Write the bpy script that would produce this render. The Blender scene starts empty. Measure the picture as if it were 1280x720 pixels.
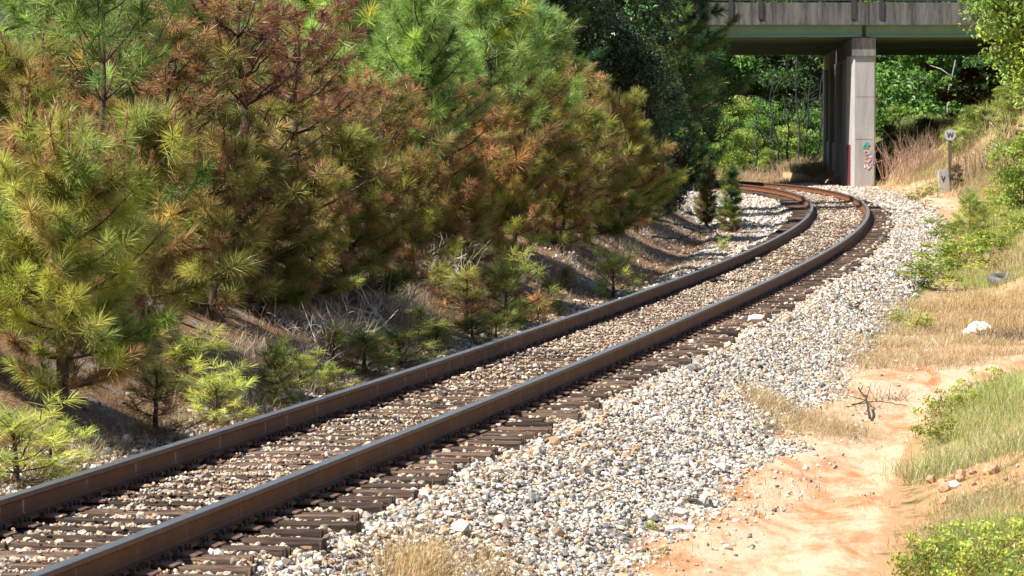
import bpy, math
import numpy as np
from math import radians, sin, cos, pi

# ------------------------------------------------------------------ camera, world, sun, exposure
S = bpy.context.scene
COL = S.collection
CAM_H, FPX, HORIZON = 2.4506, 4500.0, 151.85      # camera height above the rail head, focal length in px of a 1280 wide frame
cam = bpy.data.cameras.new('camera')
cam_o = bpy.data.objects.new('camera', cam)
COL.objects.link(cam_o)
cam_o.location = (0, 0, CAM_H)
cam_o.rotation_euler = (pi / 2 - math.atan((360 - HORIZON) / FPX), 0, 0)
cam.sensor_width = 36
cam.lens = FPX / 1280 * 36
cam.clip_start, cam.clip_end = 0.5, 4000
cam.dof.use_dof = True
cam.dof.focus_distance = 40
cam.dof.aperture_fstop = 13
S.camera = cam_o

SUN_ELEV, SUN_AZ = 52.0, 246.0        # azimuth of the sun measured clockwise from +Y (the view direction)
W = bpy.data.worlds.new('World')
S.world = W
W.use_nodes = True
nt = W.node_tree
bg = nt.nodes['Background']
sky = nt.nodes.new('ShaderNodeTexSky')
sky.sky_type = 'NISHITA'
sky.sun_disc = False
sky.sun_elevation = radians(SUN_ELEV)
sky.sun_rotation = radians(SUN_AZ)
sky.air_density = 1.0
sky.dust_density = 1.0
nt.links.new(sky.outputs[0], bg.inputs[0])
bg.inputs[1].default_value = 0.06
sun = bpy.data.lights.new('sun', 'SUN')
sun.energy = 5.0
sun.angle = radians(0.5)
sun.color = (1.0, 0.94, 0.84)
sun_o = bpy.data.objects.new('sun', sun)
COL.objects.link(sun_o)
sun_o.location = (-60, 20, 80)
sun_o.rotation_euler = (radians(90 - SUN_ELEV), 0, pi - radians(SUN_AZ))
S.view_settings.view_transform = 'Standard'
S.view_settings.look = 'None'
S.view_settings.exposure = 1.15
S.view_settings.gamma = 1.0
S.view_settings.use_curve_mapping = False
S.render.engine = 'CYCLES'
S.cycles.max_bounces = 6
S.cycles.diffuse_bounces = 3
S.cycles.glossy_bounces = 2
S.cycles.transmission_bounces = 3
S.cycles.use_denoising = True
S.cycles.caustics_reflective = False
S.cycles.caustics_refractive = False

rng = np.random.default_rng(7)

# ------------------------------------------------------------------ track line
KN = [0, 20, 40, 70, 100, 130, 170, 210, 300]
KAP = [0.00011, 0.0011, 0.00026, 0.00211, 0.00366, 0.00509, 0.00644, 0.00773, 0.009]
GRD = [0.11616, -0.2061, -0.04825, 0.47856, 0.09248, -0.58242, -0.98887, -1.23251, -1.41937]
CANT = 0.0125
DS = 0.25
_s = np.arange(0, 232, DS)
_h = 0.19309 - np.cumsum(np.interp(_s, KN, KAP)) * DS
_x = -4.77818 + np.cumsum(np.sin(_h)) * DS
_y = 11.985 + np.cumsum(np.cos(_h)) * DS
_z = np.cumsum(np.interp(_s, KN, GRD) / 100) * DS
_sb = np.arange(-60, 0, DS)
TS = np.concatenate([_sb, _s])
TH = np.concatenate([np.full(len(_sb), _h[0]), _h])
TX = np.concatenate([_x[0] + _sb * sin(_h[0]), _x])
TY = np.concatenate([_y[0] + _sb * cos(_h[0]), _y])
TZ = np.concatenate([np.zeros(len(_sb)), _z])
for _ in range(3):
    TZ = np.convolve(np.pad(TZ, 8, mode='edge'), np.ones(17) / 17, 'valid')

def track_xy(s, t):
    h = np.interp(s, TS, TH)
    return np.interp(s, TS, TX) + t * np.cos(h), np.interp(s, TS, TY) - t * np.sin(h)

def to_st(x, y):
    x = np.atleast_1d(np.asarray(x, float)); y = np.atleast_1d(np.asarray(y, float))
    so = np.empty(len(x)); to = np.empty(len(x))
    for a in range(0, len(x), 4000):
        xx, yy = x[a:a + 4000], y[a:a + 4000]
        i = ((xx[:, None] - TX[None, ::4]) ** 2 + (yy[:, None] - TY[None, ::4]) ** 2).argmin(1) * 4
        dx, dy = xx - TX[i], yy - TY[i]
        al = dx * np.sin(TH[i]) + dy * np.cos(TH[i])
        si = TS[i] + np.clip(al, -0.6, 0.6)
        h = np.interp(si, TS, TH)
        px, py = np.interp(si, TS, TX), np.interp(si, TS, TY)
        so[a:a + 4000] = si
        t = (xx - px) * np.cos(h) - (yy - py) * np.sin(h)
        d = np.hypot(xx - px, yy - py)
        to[a:a + 4000] = np.where(d > 25, np.sign(t + 1e-9) * d, t)
    return so, to

_perm = np.random.default_rng(3).random((256, 256))
def vnoise(x, y):
    xi = np.floor(x).astype(int); yi = np.floor(y).astype(int)
    fx = x - xi; fy = y - yi
    fx = fx * fx * (3 - 2 * fx); fy = fy * fy * (3 - 2 * fy)
    g = lambda a, b: _perm[a & 255, b & 255]
    return (g(xi, yi) * (1 - fx) + g(xi + 1, yi) * fx) * (1 - fy) + (g(xi, yi + 1) * (1 - fx) + g(xi + 1, yi + 1) * fx) * fy - 0.5
def fbm(x, y, o=3):
    return sum(vnoise(x * 2 ** k + 17 * k, y * 2 ** k + 31 * k) / 2 ** k for k in range(o))
def sstep(a, b, x):
    q = np.clip((x - a) / (b - a), 0, 1)
    return q * q * (3 - 2 * q)

LT = [-90, -60, -25, -14, -9, -6.5, -5, -4, -3.2, -2.6, -2.1, -1.7, -1.35, -1.2, -.82, -.66, 0]
LZ = [7.5, 6.0, 4.2, 2.9, 1.9, 1.2, 0.75, 0.35, -0.05, -0.38, -0.52, -0.42, -0.30, -.32, -.32, -.265, -0.265]
def toe(s): return np.interp(s, [0, 12, 20, 26, 33, 38, 46, 55, 70, 85, 105, 120, 135, 160], [5.6, 5.0, 4.5, 4.3, 4.8, 6.0, 5.2, 3.9, 3.5, 4.0, 5.2, 6.0, 6.4, 9])
def zbase(s): return np.interp(s, [0, 75, 100, 120, 145, 165, 200], [-0.8, -0.75, -0.4, -0.15, -0.2, -0.9, -1.1])
def terrain(x, y):
    shp = np.shape(x)
    x = np.ravel(np.asarray(x, float)); y = np.ravel(np.asarray(y, float))
    s, t = to_st(x, y)
    zt = np.interp(s, TS, TZ)
    sh = np.interp(s, [0, 50, 70, 90, 130, 160], [0, 0, 0.9, 1.5, 2.6, 6])
    tl = np.where(t < -1.7, np.minimum(t + sh, -1.7), t)
    left = np.interp(tl, LT, LZ)
    to, zb = toe(s), zbase(s)
    sl = np.interp(s, [0, 30, 60, 90, 110, 126, 138, 160], [0.33, 0.36, 0.36, 0.42, 0.5, 0.5, 0.06, 0.06])
    cap = np.interp(s, [0, 30, 80, 110, 140, 165], [1.6, 1.6, 3.0, 5.0, 5.0, 1.6])
    up = np.maximum(t - to, 0) * sl
    up = cap * (1 - np.exp(-up / cap)) * 1.15
    right = np.interp(np.clip((t - 1.6) / 1.15, 0, 1), [0, 0.5, 1], [0, 0.55, 1.0]) * (zb + 0.29) - 0.29 + up
    right = np.where(t < 1.6, np.interp(t, [0, .66, .82, 1.2, 1.42, 1.6], [-.265, -.265, -.25, -.255, -.27, -.29]), right)
    z = np.where(t < 0, left, right) + zt
    emb = np.where(x > 14.0, np.clip((x - 14.3) * 0.72, 0, 4.3) * sstep(117, 138, y) - 0.2, -9)
    emb = emb * (1 - .5 * sstep(139, 147, y))
    z = np.where((y > 112) & (y < 190) & (t > 4), np.maximum(z, emb), z)
    far = np.maximum(np.maximum(np.abs(x) - 90, y - 230), 0)
    z = z + far * 0.02 * (1 + fbm(x * 0.01, y * 0.01)) + sstep(200, 240, y) * 1.2
    amp = sstep(1.5, 4.5, np.abs(t))
    amp = amp * (1 - .75 * sstep(2.2, 2.6, t) * sstep(5.2, 4.4, t) * sstep(46, 38, s))
    z = z + amp * (0.16 * fbm(x * 0.55, y * 0.55) + 0.06 * fbm(x * 2.3, y * 2.3)) + 0.02 * fbm(x * 3.1 + 9, y * 3.1)
    ptrack = np.exp(-((t - 3.8) / 0.35) ** 2) * sstep(40, 30, s)
    z = z - 0.05 * ptrack
    return z.reshape(shp)
def gz(x, y): return float(terrain(np.array([x]), np.array([y]))[0])
def at(u, d):                       # world x on the sight line of column u at distance d
    return (u - 640) / FPX * d
def z_of(v, d): return CAM_H + (HORIZON - v) / FPX * d
def hit(u, v):                      # where the sight line through a point of the photograph meets the ground
    a = (u - 640) / FPX; b = (HORIZON - v) / FPX
    ds = np.arange(14, 330, 0.1)
    g = terrain(a * ds, ds)
    k = np.nonzero(CAM_H + b * ds <= g)[0]
    d = ds[k[0]] if len(k) else 200.0
    return a * d, d

# ------------------------------------------------------------------ mesh helpers
def mesh_obj(name, V, F, mat, parent=None, tint=None, smooth=False, mats=None, midx=None):
    V = np.asarray(V, np.float32); 
    me = bpy.data.meshes.new(name)
    if isinstance(F, np.ndarray):
        n, k = F.shape
        me.vertices.add(len(V)); me.vertices.foreach_set('co', V.ravel())
        me.loops.add(n * k); me.loops.foreach_set('vertex_index', F.astype(np.int32).ravel())
        me.polygons.add(n); me.polygons.foreach_set('loop_start', np.arange(0, n * k, k, dtype=np.int32))
        me.update(calc_edges=True)
    else:
        me.from_pydata([tuple(map(float, v)) for v in V], [], F)
        n = len(F)
    if tint is not None:
        at_ = me.attributes.new('tint', 'FLOAT_COLOR', 'POINT')
        c = np.ones((len(V), 4), np.float32); c[:, :np.shape(tint)[1]] = tint
        at_.data.foreach_set('color', c.ravel())
    for m in (mats or [mat]): me.materials.append(m)
    if midx is not None: me.polygons.foreach_set('material_index', np.asarray(midx, np.int32))
    me.polygons.foreach_set('use_smooth', np.full(len(me.polygons), smooth))
    me.update()
    o = bpy.data.objects.new(name, me)
    COL.objects.link(o)
    if parent is not None: o.parent = parent
    return o

class MB:
    """collects shapes for one mesh"""
    def __init__(s): s.v, s.f, s.c, s.n = [], [], [], 0
    def add(s, V, F, c=None):
        V = np.asarray(V, float)
        s.v.append(V); s.f += [[i + s.n for i in f] for f in F]
        if c is not None: s.c.append(np.tile(np.asarray(c, float)[:3], (len(V), 1)))
        s.n += len(V)
    def box(s, x0, x1, y0, y1, z0, z1, c=None):
        V = [(x, y, z) for x in (x0, x1) for y in (y0, y1) for z in (z0, z1)]
        s.add(V, [(0, 1, 3, 2), (4, 6, 7, 5), (0, 4, 5, 1), (2, 3, 7, 6), (0, 2, 6, 4), (1, 5, 7, 3)], c)
    def prism(s, pts, y0, y1, c=None):           # outline in x,z, extruded in y
        n = len(pts)
        V = [(p[0], y0, p[1]) for p in pts] + [(p[0], y1, p[1]) for p in pts]
        s.add(V, [list(range(n)), list(range(2 * n - 1, n - 1, -1))] + [(i, i + n, (i + 1) % n + n, (i + 1) % n) for i in range(n)], c)
    def tube(s, P, R, k=5, c=None):
        V, F = tube(P, R, k); s.add(V, F, c)
    def build(s, name, mat, parent=None, smooth=False):
        return mesh_obj(name, np.concatenate(s.v), s.f, mat, parent, np.concatenate(s.c) if s.c else None, smooth)

def tube(P, R, k=5):
    P = np.asarray(P, float); n = len(P)
    R = np.broadcast_to(R, n)
    T = np.gradient(P, axis=0); T /= np.linalg.norm(T, axis=1)[:, None] + 1e-9
    ref = np.where(np.abs(T[:, 2:3]) > 0.9, [[1, 0, 0]], [[0, 0, 1]])
    A = np.cross(T, ref); A /= np.linalg.norm(A, axis=1)[:, None] + 1e-9
    B = np.cross(T, A)
    an = np.arange(k) * 2 * pi / k
    V = (P[:, None] + R[:, None, None] * (np.cos(an)[None, :, None] * A[:, None] + np.sin(an)[None, :, None] * B[:, None])).reshape(-1, 3)
    F = [(i * k + j, i * k + (j + 1) % k, (i + 1) * k + (j + 1) % k, (i + 1) * k + j) for i in range(n - 1) for j in range(k)]
    F += [list(range(k - 1, -1, -1)), [(n - 1) * k + j for j in range(k)]]
    return V, F

def empty(name, loc=(0, 0, 0), rz=0.0, sc=1.0):
    o = bpy.data.objects.new(name, None)
    COL.objects.link(o)
    o.location = loc; o.rotation_euler = (0, 0, rz); o.scale = (sc, sc, sc)
    o.empty_display_size = 0.2
    return o
def tag(o, label=None, cat=None, group=None, kind=None):
    if label: o['label'] = label
    if cat: o['category'] = cat
    if group: o['group'] = group
    if kind: o['kind'] = kind
    return o
def copy_tree(o, parent=None):
    c = o.copy(); COL.objects.link(c)
    c.parent = parent
    for ch in list(o.children): copy_tree(ch, c)
    return c
def unlink_tree(o):
    for ch in list(o.children): unlink_tree(ch)
    bpy.data.objects.remove(o)

# ------------------------------------------------------------------ materials
def new_mat(name):
    m = bpy.data.materials.new(name); m.use_nodes = True
    n = m.node_tree
    return m, n, n.nodes['Principled BSDF'], n.nodes['Material Output']
def N(n, typ, **kw):
    q = n.nodes.new(typ)
    for k, v in kw.items():
        if k.startswith('i_'): q.inputs[k[2:].replace('_', ' ')].default_value = v
        else: setattr(q, k, v)
    return q
def noise(n, scale, detail=4, rough=0.6, coord=None, dist=0.0):
    q = N(n, 'ShaderNodeTexNoise'); q.inputs['Scale'].default_value = scale
    q.inputs['Detail'].default_value = detail; q.inputs['Roughness'].default_value = rough
    q.inputs['Distortion'].default_value = dist
    if coord is not None: n.links.new(coord, q.inputs['Vector'])
    return q.outputs['Fac']
def ramp(n, fac, stops):
    r = N(n, 'ShaderNodeValToRGB'); e = r.color_ramp.elements
    while len(e) < len(stops): e.new(0.5)
    for k, (p, c) in enumerate(stops):
        e[k].position = p; e[k].color = (*c, 1) if len(c) == 3 else c
    n.links.new(fac, r.inputs[0]); return r.outputs[0]
def mixc(n, fac, a, b, mode='MIX'):
    q = N(n, 'ShaderNodeMix', data_type='RGBA', blend_type=mode)
    for sock, v in ((q.inputs[0], fac), (q.inputs[6], a), (q.inputs[7], b)):
        if hasattr(v, 'is_linked'): n.links.new(v, sock)
        elif isinstance(v, (int, float)): sock.default_value = v
        else: sock.default_value = (*v, 1)
    return q.outputs[2]
def math_(n, op, a, b=0.0, c=None):
    q = N(n, 'ShaderNodeMath', operation=op)
    for i, v in enumerate((a, b) if c is None else (a, b, c)):
        if hasattr(v, 'is_linked'): n.links.new(v, q.inputs[i])
        else: q.inputs[i].default_value = v
    return q.outputs[0]
def bump(n, h, p, strength=0.4, dist=0.02):
    b = N(n, 'ShaderNodeBump'); b.inputs['Strength'].default_value = strength; b.inputs['Distance'].default_value = dist
    n.links.new(h, b.inputs['Height']); n.links.new(b.outputs[0], p.inputs['Normal'])
def objcoord(n): return N(n, 'ShaderNodeTexCoord').outputs['Object']
def geopos(n): return N(n, 'ShaderNodeNewGeometry').outputs['Position']

def mat_leaf(name, trans=0.3, rough=0.5, spec=0.35, gain=1.0):
    m, n, p, out = new_mat(name)
    a = N(n, 'ShaderNodeAttribute', attribute_name='tint')
    oi = N(n, 'ShaderNodeObjectInfo')
    hv = N(n, 'ShaderNodeHueSaturation')
    mr = N(n, 'ShaderNodeMapRange'); n.links.new(oi.outputs['Random'], mr.inputs[0])
    mr.inputs[3].default_value = 0.80 * gain; mr.inputs[4].default_value = 1.15 * gain
    n.links.new(mr.outputs[0], hv.inputs['Value']); n.links.new(a.outputs['Color'], hv.inputs['Color'])
    c = hv.outputs[0]
    n.links.new(c, p.inputs['Base Color'])
    p.inputs['Roughness'].default_value = rough
    p.inputs['Specular IOR Level'].default_value = spec
    if trans > 0:
        tr = N(n, 'ShaderNodeBsdfTranslucent'); n.links.new(c, tr.inputs[0])
        mx = N(n, 'ShaderNodeMixShader'); mx.inputs[0].default_value = trans
        n.links.new(p.outputs[0], mx.inputs[1]); n.links.new(tr.outputs[0], mx.inputs[2]); n.links.new(mx.outputs[0], out.inputs[0])
    return m
M = {}
M['needle'] = mat_leaf('pine_needles', 0.55, 0.36, 0.5, 1.08)
M['leaf'] = mat_leaf('leaf', 0.42, 0.45, 0.4)
M['gloss_leaf'] = mat_leaf('glossy_leaf', 0.15, 0.28, 0.5)
M['grass'] = mat_leaf('grass_blade', 0.38, 0.55, 0.3)
M['tinted'] = mat_leaf('tinted', 0.0, 0.85, 0.2)

def mat_stone():
    m, n, p, out = new_mat('ballast_stone')
    a = N(n, 'ShaderNodeAttribute', attribute_name='tint')
    pos = geopos(n)
    f = noise(n, 60, 4, 0.65, pos)
    c = mixc(n, 0.6, a.outputs['Color'], ramp(n, f, [(0.3, (0.5, 0.46, 0.42)), (0.6, (1, 1, 1))]), 'MULTIPLY')
    n.links.new(c, p.inputs['Base Color']); p.inputs['Roughness'].default_value = 0.75
    p.inputs['Specular IOR Level'].default_value = 0.35
    return m
M['stone'] = mat_stone()

def mat_bark():
    m, n, p, out = new_mat('bark')
    oc = objcoord(n)
    mp = N(n, 'ShaderNodeMapping'); mp.inputs['Scale'].default_value = (1, 1, 0.25); n.links.new(oc, mp.inputs[0])
    f = noise(n, 30, 5, 0.7, mp.outputs[0])
    n.links.new(ramp(n, f, [(0.3, (0.025, 0.018, 0.014)), (0.55, (0.085, 0.055, 0.04)), (0.8, (0.16, 0.12, 0.095))]), p.inputs['Base Color'])
    p.inputs['Roughness'].default_value = 0.9; bump(n, f, p, 0.7, 0.01)
    return m
M['bark'] = mat_bark()

def mat_wood_tie():
    m, n, p, out = new_mat('creosoted_wood')
    oc = objcoord(n); oi = N(n, 'ShaderNodeObjectInfo')
    ofs = N(n, 'ShaderNodeVectorMath', operation='ADD'); n.links.new(oc, ofs.inputs[0])
    sc = N(n, 'ShaderNodeVectorMath', operation='SCALE'); sc.inputs[0].default_value = (7, 13, 5); n.links.new(oi.outputs['Random'], sc.inputs['Scale'])
    n.links.new(sc.outputs[0], ofs.inputs[1])
    mp = N(n, 'ShaderNodeMapping'); mp.inputs['Scale'].default_value = (0.05, 1, 1); n.links.new(ofs.outputs[0], mp.inputs[0])
    f = noise(n, 55, 6, 0.7, mp.outputs[0], 0.3)
    g = noise(n, 5, 4, 0.6, ofs.outputs[0])
    c = ramp(n, f, [(0.36, (0.008, 0.006, 0.005)), (0.47, (0.06, 0.038, 0.027)), (0.57, (0.15, 0.10, 0.072)), (0.72, (0.30, 0.225, 0.175))])
    c = mixc(n, math_(n, 'MULTIPLY', g, 0.7), c, (0.075, 0.04, 0.026))
    br = N(n, 'ShaderNodeMapRange'); n.links.new(oi.outputs['Random'], br.inputs[0]); br.inputs[3].default_value = 0.22; br.inputs[4].default_value = 1.3
    hv = N(n, 'ShaderNodeHueSaturation'); n.links.new(c, hv.inputs['Color']); n.links.new(br.outputs[0], hv.inputs['Value'])
    n.links.new(hv.outputs[0], p.inputs['Base Color']); p.inputs['Roughness'].default_value = 0.8; p.inputs['Specular IOR Level'].default_value = 0.3
    bump(n, f, p, 0.8, 0.012)
    return m
M['tie'] = mat_wood_tie()

def mat_rust(name, dark=(0.035, 0.016, 0.010), mid=(0.12, 0.052, 0.028), lite=(0.22, 0.12, 0.08), rough=0.75):
    m, n, p, out = new_mat(name)
    pos = geopos(n)
    f = noise(n, 9, 5, 0.7, pos); g = noise(n, 90, 3, 0.6, pos)
    c = ramp(n, f, [(0.3, dark), (0.52, mid), (0.75, lite)])
    c = mixc(n, 0.35, c, ramp(n, g, [(0.35, (0.3, 0.3, 0.3)), (0.65, (1.2, 1.15, 1.1))]), 'MULTIPLY')
    n.links.new(c, p.inputs['Base Color']); p.inputs['Roughness'].default_value = rough; p.inputs['Specular IOR Level'].default_value = 0.35
    bump(n, g, p, 0.25, 0.004)
    return m
def mat_web():
    m, n, p, out = new_mat('rail_rust')
    pos = geopos(n)
    f = noise(n, 2.2, 5, 0.7, pos); g = noise(n, 45, 3, 0.6, pos)
    c = ramp(n, f, [(0.3, (0.105, 0.036, 0.012)), (0.52, (0.15, 0.055, 0.018)), (0.75, (0.20, 0.082, 0.031))])
    c = mixc(n, 0.3, c, ramp(n, g, [(0.35, (0.35, 0.35, 0.35)), (0.65, (1.15, 1.1, 1.05))]), 'MULTIPLY')
    # dribbled pale weld and chalk marks at irregular spacing along the rail
    a = N(n, 'ShaderNodeAttribute', attribute_name='tint')       # r: distance along the rail / 300
    sp = N(n, 'ShaderNodeSeparateColor'); n.links.new(a.outputs['Color'], sp.inputs[0])
    d = math_(n, 'MULTIPLY', sp.outputs[0], 300 / 1.15)
    cell = math_(n, 'FLOOR', d); fr = math_(n, 'FRACT', d)
    wn = N(n, 'ShaderNodeTexWhiteNoise', noise_dimensions='1D'); n.links.new(cell, wn.inputs['W'])
    off = math_(n, 'SUBTRACT', fr, math_(n, 'MULTIPLY_ADD', wn.outputs['Value'], 0.7, 0.15))
    near = math_(n, 'LESS_THAN', math_(n, 'ABSOLUTE', math_(n, 'ADD', off, math_(n, 'MULTIPLY', math_(n, 'SUBTRACT', g, 0.5), 0.05))), 0.011)
    zone = math_(n, 'MULTIPLY', sp.outputs[1], near)
    zone = math_(n, 'MULTIPLY', zone, ramp_fac(n, noise(n, 25, 3, 0.6, pos)))
    c = mixc(n, zone, c, (0.46, 0.36, 0.24))
    n.links.new(c, p.inputs['Base Color']); p.inputs['Roughness'].default_value = 0.7; p.inputs['Specular IOR Level'].default_value = 0.35
    bump(n, g, p, 0.2, 0.003)
    return m
def ramp_fac(n, f): return math_(n, 'MULTIPLY', math_(n, 'GREATER_THAN', f, 0.45), 0.75)
M['web'] = mat_web()
M['plate'] = mat_rust('plate_rust', (0.05, 0.026, 0.018), (0.15, 0.078, 0.05), (0.28, 0.165, 0.115))
M['spike'] = mat_rust('spike_rust', (0.02, 0.012, 0.010), (0.06, 0.032, 0.024), (0.12, 0.065, 0.045))
def mat_head():
    m, n, p, out = new_mat('polished_railhead')
    pos = geopos(n); f = noise(n, 6, 4, 0.6, pos)
    n.links.new(ramp(n, f, [(0.3, (0.50, 0.48, 0.46)), (0.7, (0.66, 0.64, 0.62))]), p.inputs['Base Color'])
    p.inputs['Metallic'].default_value = 1.0; p.inputs['Roughness'].default_value = 0.34
    return m
M['head'] = mat_head()
def mat_headrim():
    m, n, p, out = new_mat('railhead_side')
    pos = geopos(n); f = noise(n, 8, 4, 0.6, pos)
    n.links.new(ramp(n, f, [(0.3, (0.09, 0.035, 0.014)), (0.7, (0.16, 0.07, 0.032))]), p.inputs['Base Color'])
    p.inputs['Metallic'].default_value = 0.0; p.inputs['Roughness'].default_value = 0.6
    return m
M['headrim'] = mat_headrim()

def mat_concrete(name, base=(0.42, 0.40, 0.37), stain=0.75, streak=1.0):
    m, n, p, out = new_mat(name)
    pos = geopos(n)
    mp = N(n, 'ShaderNodeMapping'); mp.inputs['Scale'].default_value = (1, 1, 0.12); n.links.new(pos, mp.inputs[0])
    st = noise(n, 2.6, 5, 0.75, mp.outputs[0]); f = noise(n, 1.1, 5, 0.65, pos); g = noise(n, 30, 3, 0.6, pos)
    c = mixc(n, f, base, tuple(v * 0.72 for v in base))
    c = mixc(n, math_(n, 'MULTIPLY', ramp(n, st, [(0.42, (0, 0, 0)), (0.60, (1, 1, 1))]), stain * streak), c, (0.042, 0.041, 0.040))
    c = mixc(n, 0.3, c, ramp(n, g, [(0.3, (0.6, 0.6, 0.6)), (0.7, (1.1, 1.1, 1.1))]), 'MULTIPLY')
    n.links.new(c, p.inputs['Base Color']); p.inputs['Roughness'].default_value = 0.9
    bump(n, g, p, 0.2, 0.01)
    return m
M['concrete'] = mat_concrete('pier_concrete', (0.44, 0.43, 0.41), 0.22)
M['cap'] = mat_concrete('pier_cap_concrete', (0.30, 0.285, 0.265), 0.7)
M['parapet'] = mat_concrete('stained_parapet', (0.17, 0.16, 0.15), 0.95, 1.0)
def mat_green_steel():
    m, n, p, out = new_mat('green_painted_steel')
    pos = geopos(n); f = noise(n, 1.5, 5, 0.7, pos); g = noise(n, 12, 4, 0.6, pos)
    c = ramp(n, f, [(0.3, (0.16, 0.27, 0.17)), (0.7, (0.22, 0.34, 0.22))])
    c = mixc(n, ramp(n, g, [(0.64, (0, 0, 0)), (0.72, (1, 1, 1))]), c, (0.20, 0.10, 0.05))
    n.links.new(c, p.inputs['Base Color']); p.inputs['Roughness'].default_value = 0.55
    return m
M['green_steel'] = mat_green_steel()
def mat_plain(name, c, rough=0.7, metal=0.0, var=0.25, scale=14):
    m, n, p, out = new_mat(name)
    f = noise(n, scale, 4, 0.6, objcoord(n))
    n.links.new(ramp(n, f, [(0.3, tuple(v * (1 - var) for v in c)), (0.7, tuple(min(1, v * (1 + var)) for v in c))]), p.inputs['Base Color'])
    p.inputs['Roughness'].default_value = rough; p.inputs['Metallic'].default_value = metal
    return m
M['dark_steel'] = mat_plain('dark_steel', (0.03, 0.03, 0.035), 0.6)
M['white_board'] = mat_plain('white_sign_board', (0.42, 0.42, 0.45), 0.5, 0, 0.15)
M['black_paint'] = mat_plain('black_paint', (0.02, 0.02, 0.025), 0.5)
M['post_wood'] = mat_plain('post_wood', (0.10, 0.085, 0.06), 0.85)
M['white_plastic'] = mat_plain('white_plastic', (0.82, 0.83, 0.85), 0.4, 0, 0.06)
M['rubber'] = mat_plain('rubber', (0.09, 0.09, 0.10), 0.65, 0, 0.3)
M['teal_paint'] = mat_plain('teal_spray_paint', (0.05, 0.32, 0.33), 0.6, 0, 0.2)
M['red_paint'] = mat_plain('red_spray_paint', (0.13, 0.010, 0.018), 0.7, 0, 0.5, 5)
M['white_paint'] = mat_plain('white_spray_paint', (0.75, 0.78, 0.80), 0.6, 0, 0.1)
M['pink_paint'] = mat_plain('pink_spray_paint', (0.55, 0.30, 0.28), 0.7, 0, 0.2)
M['violet_paint'] = mat_plain('violet_spray_paint', (0.35, 0.33, 0.55), 0.7, 0, 0.2)
M['asphalt'] = mat_plain('asphalt', (0.05, 0.05, 0.05), 0.9)
M['dead_wood'] = mat_plain('bleached_wood', (0.36, 0.33, 0.29), 0.85, 0, 0.3)
M['burnt_wood'] = mat_plain('burnt_wood', (0.03, 0.027, 0.026), 0.9, 0, 0.5)
M['amber_glass'] = mat_plain('amber_bottle', (0.16, 0.06, 0.012), 0.15)

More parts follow.
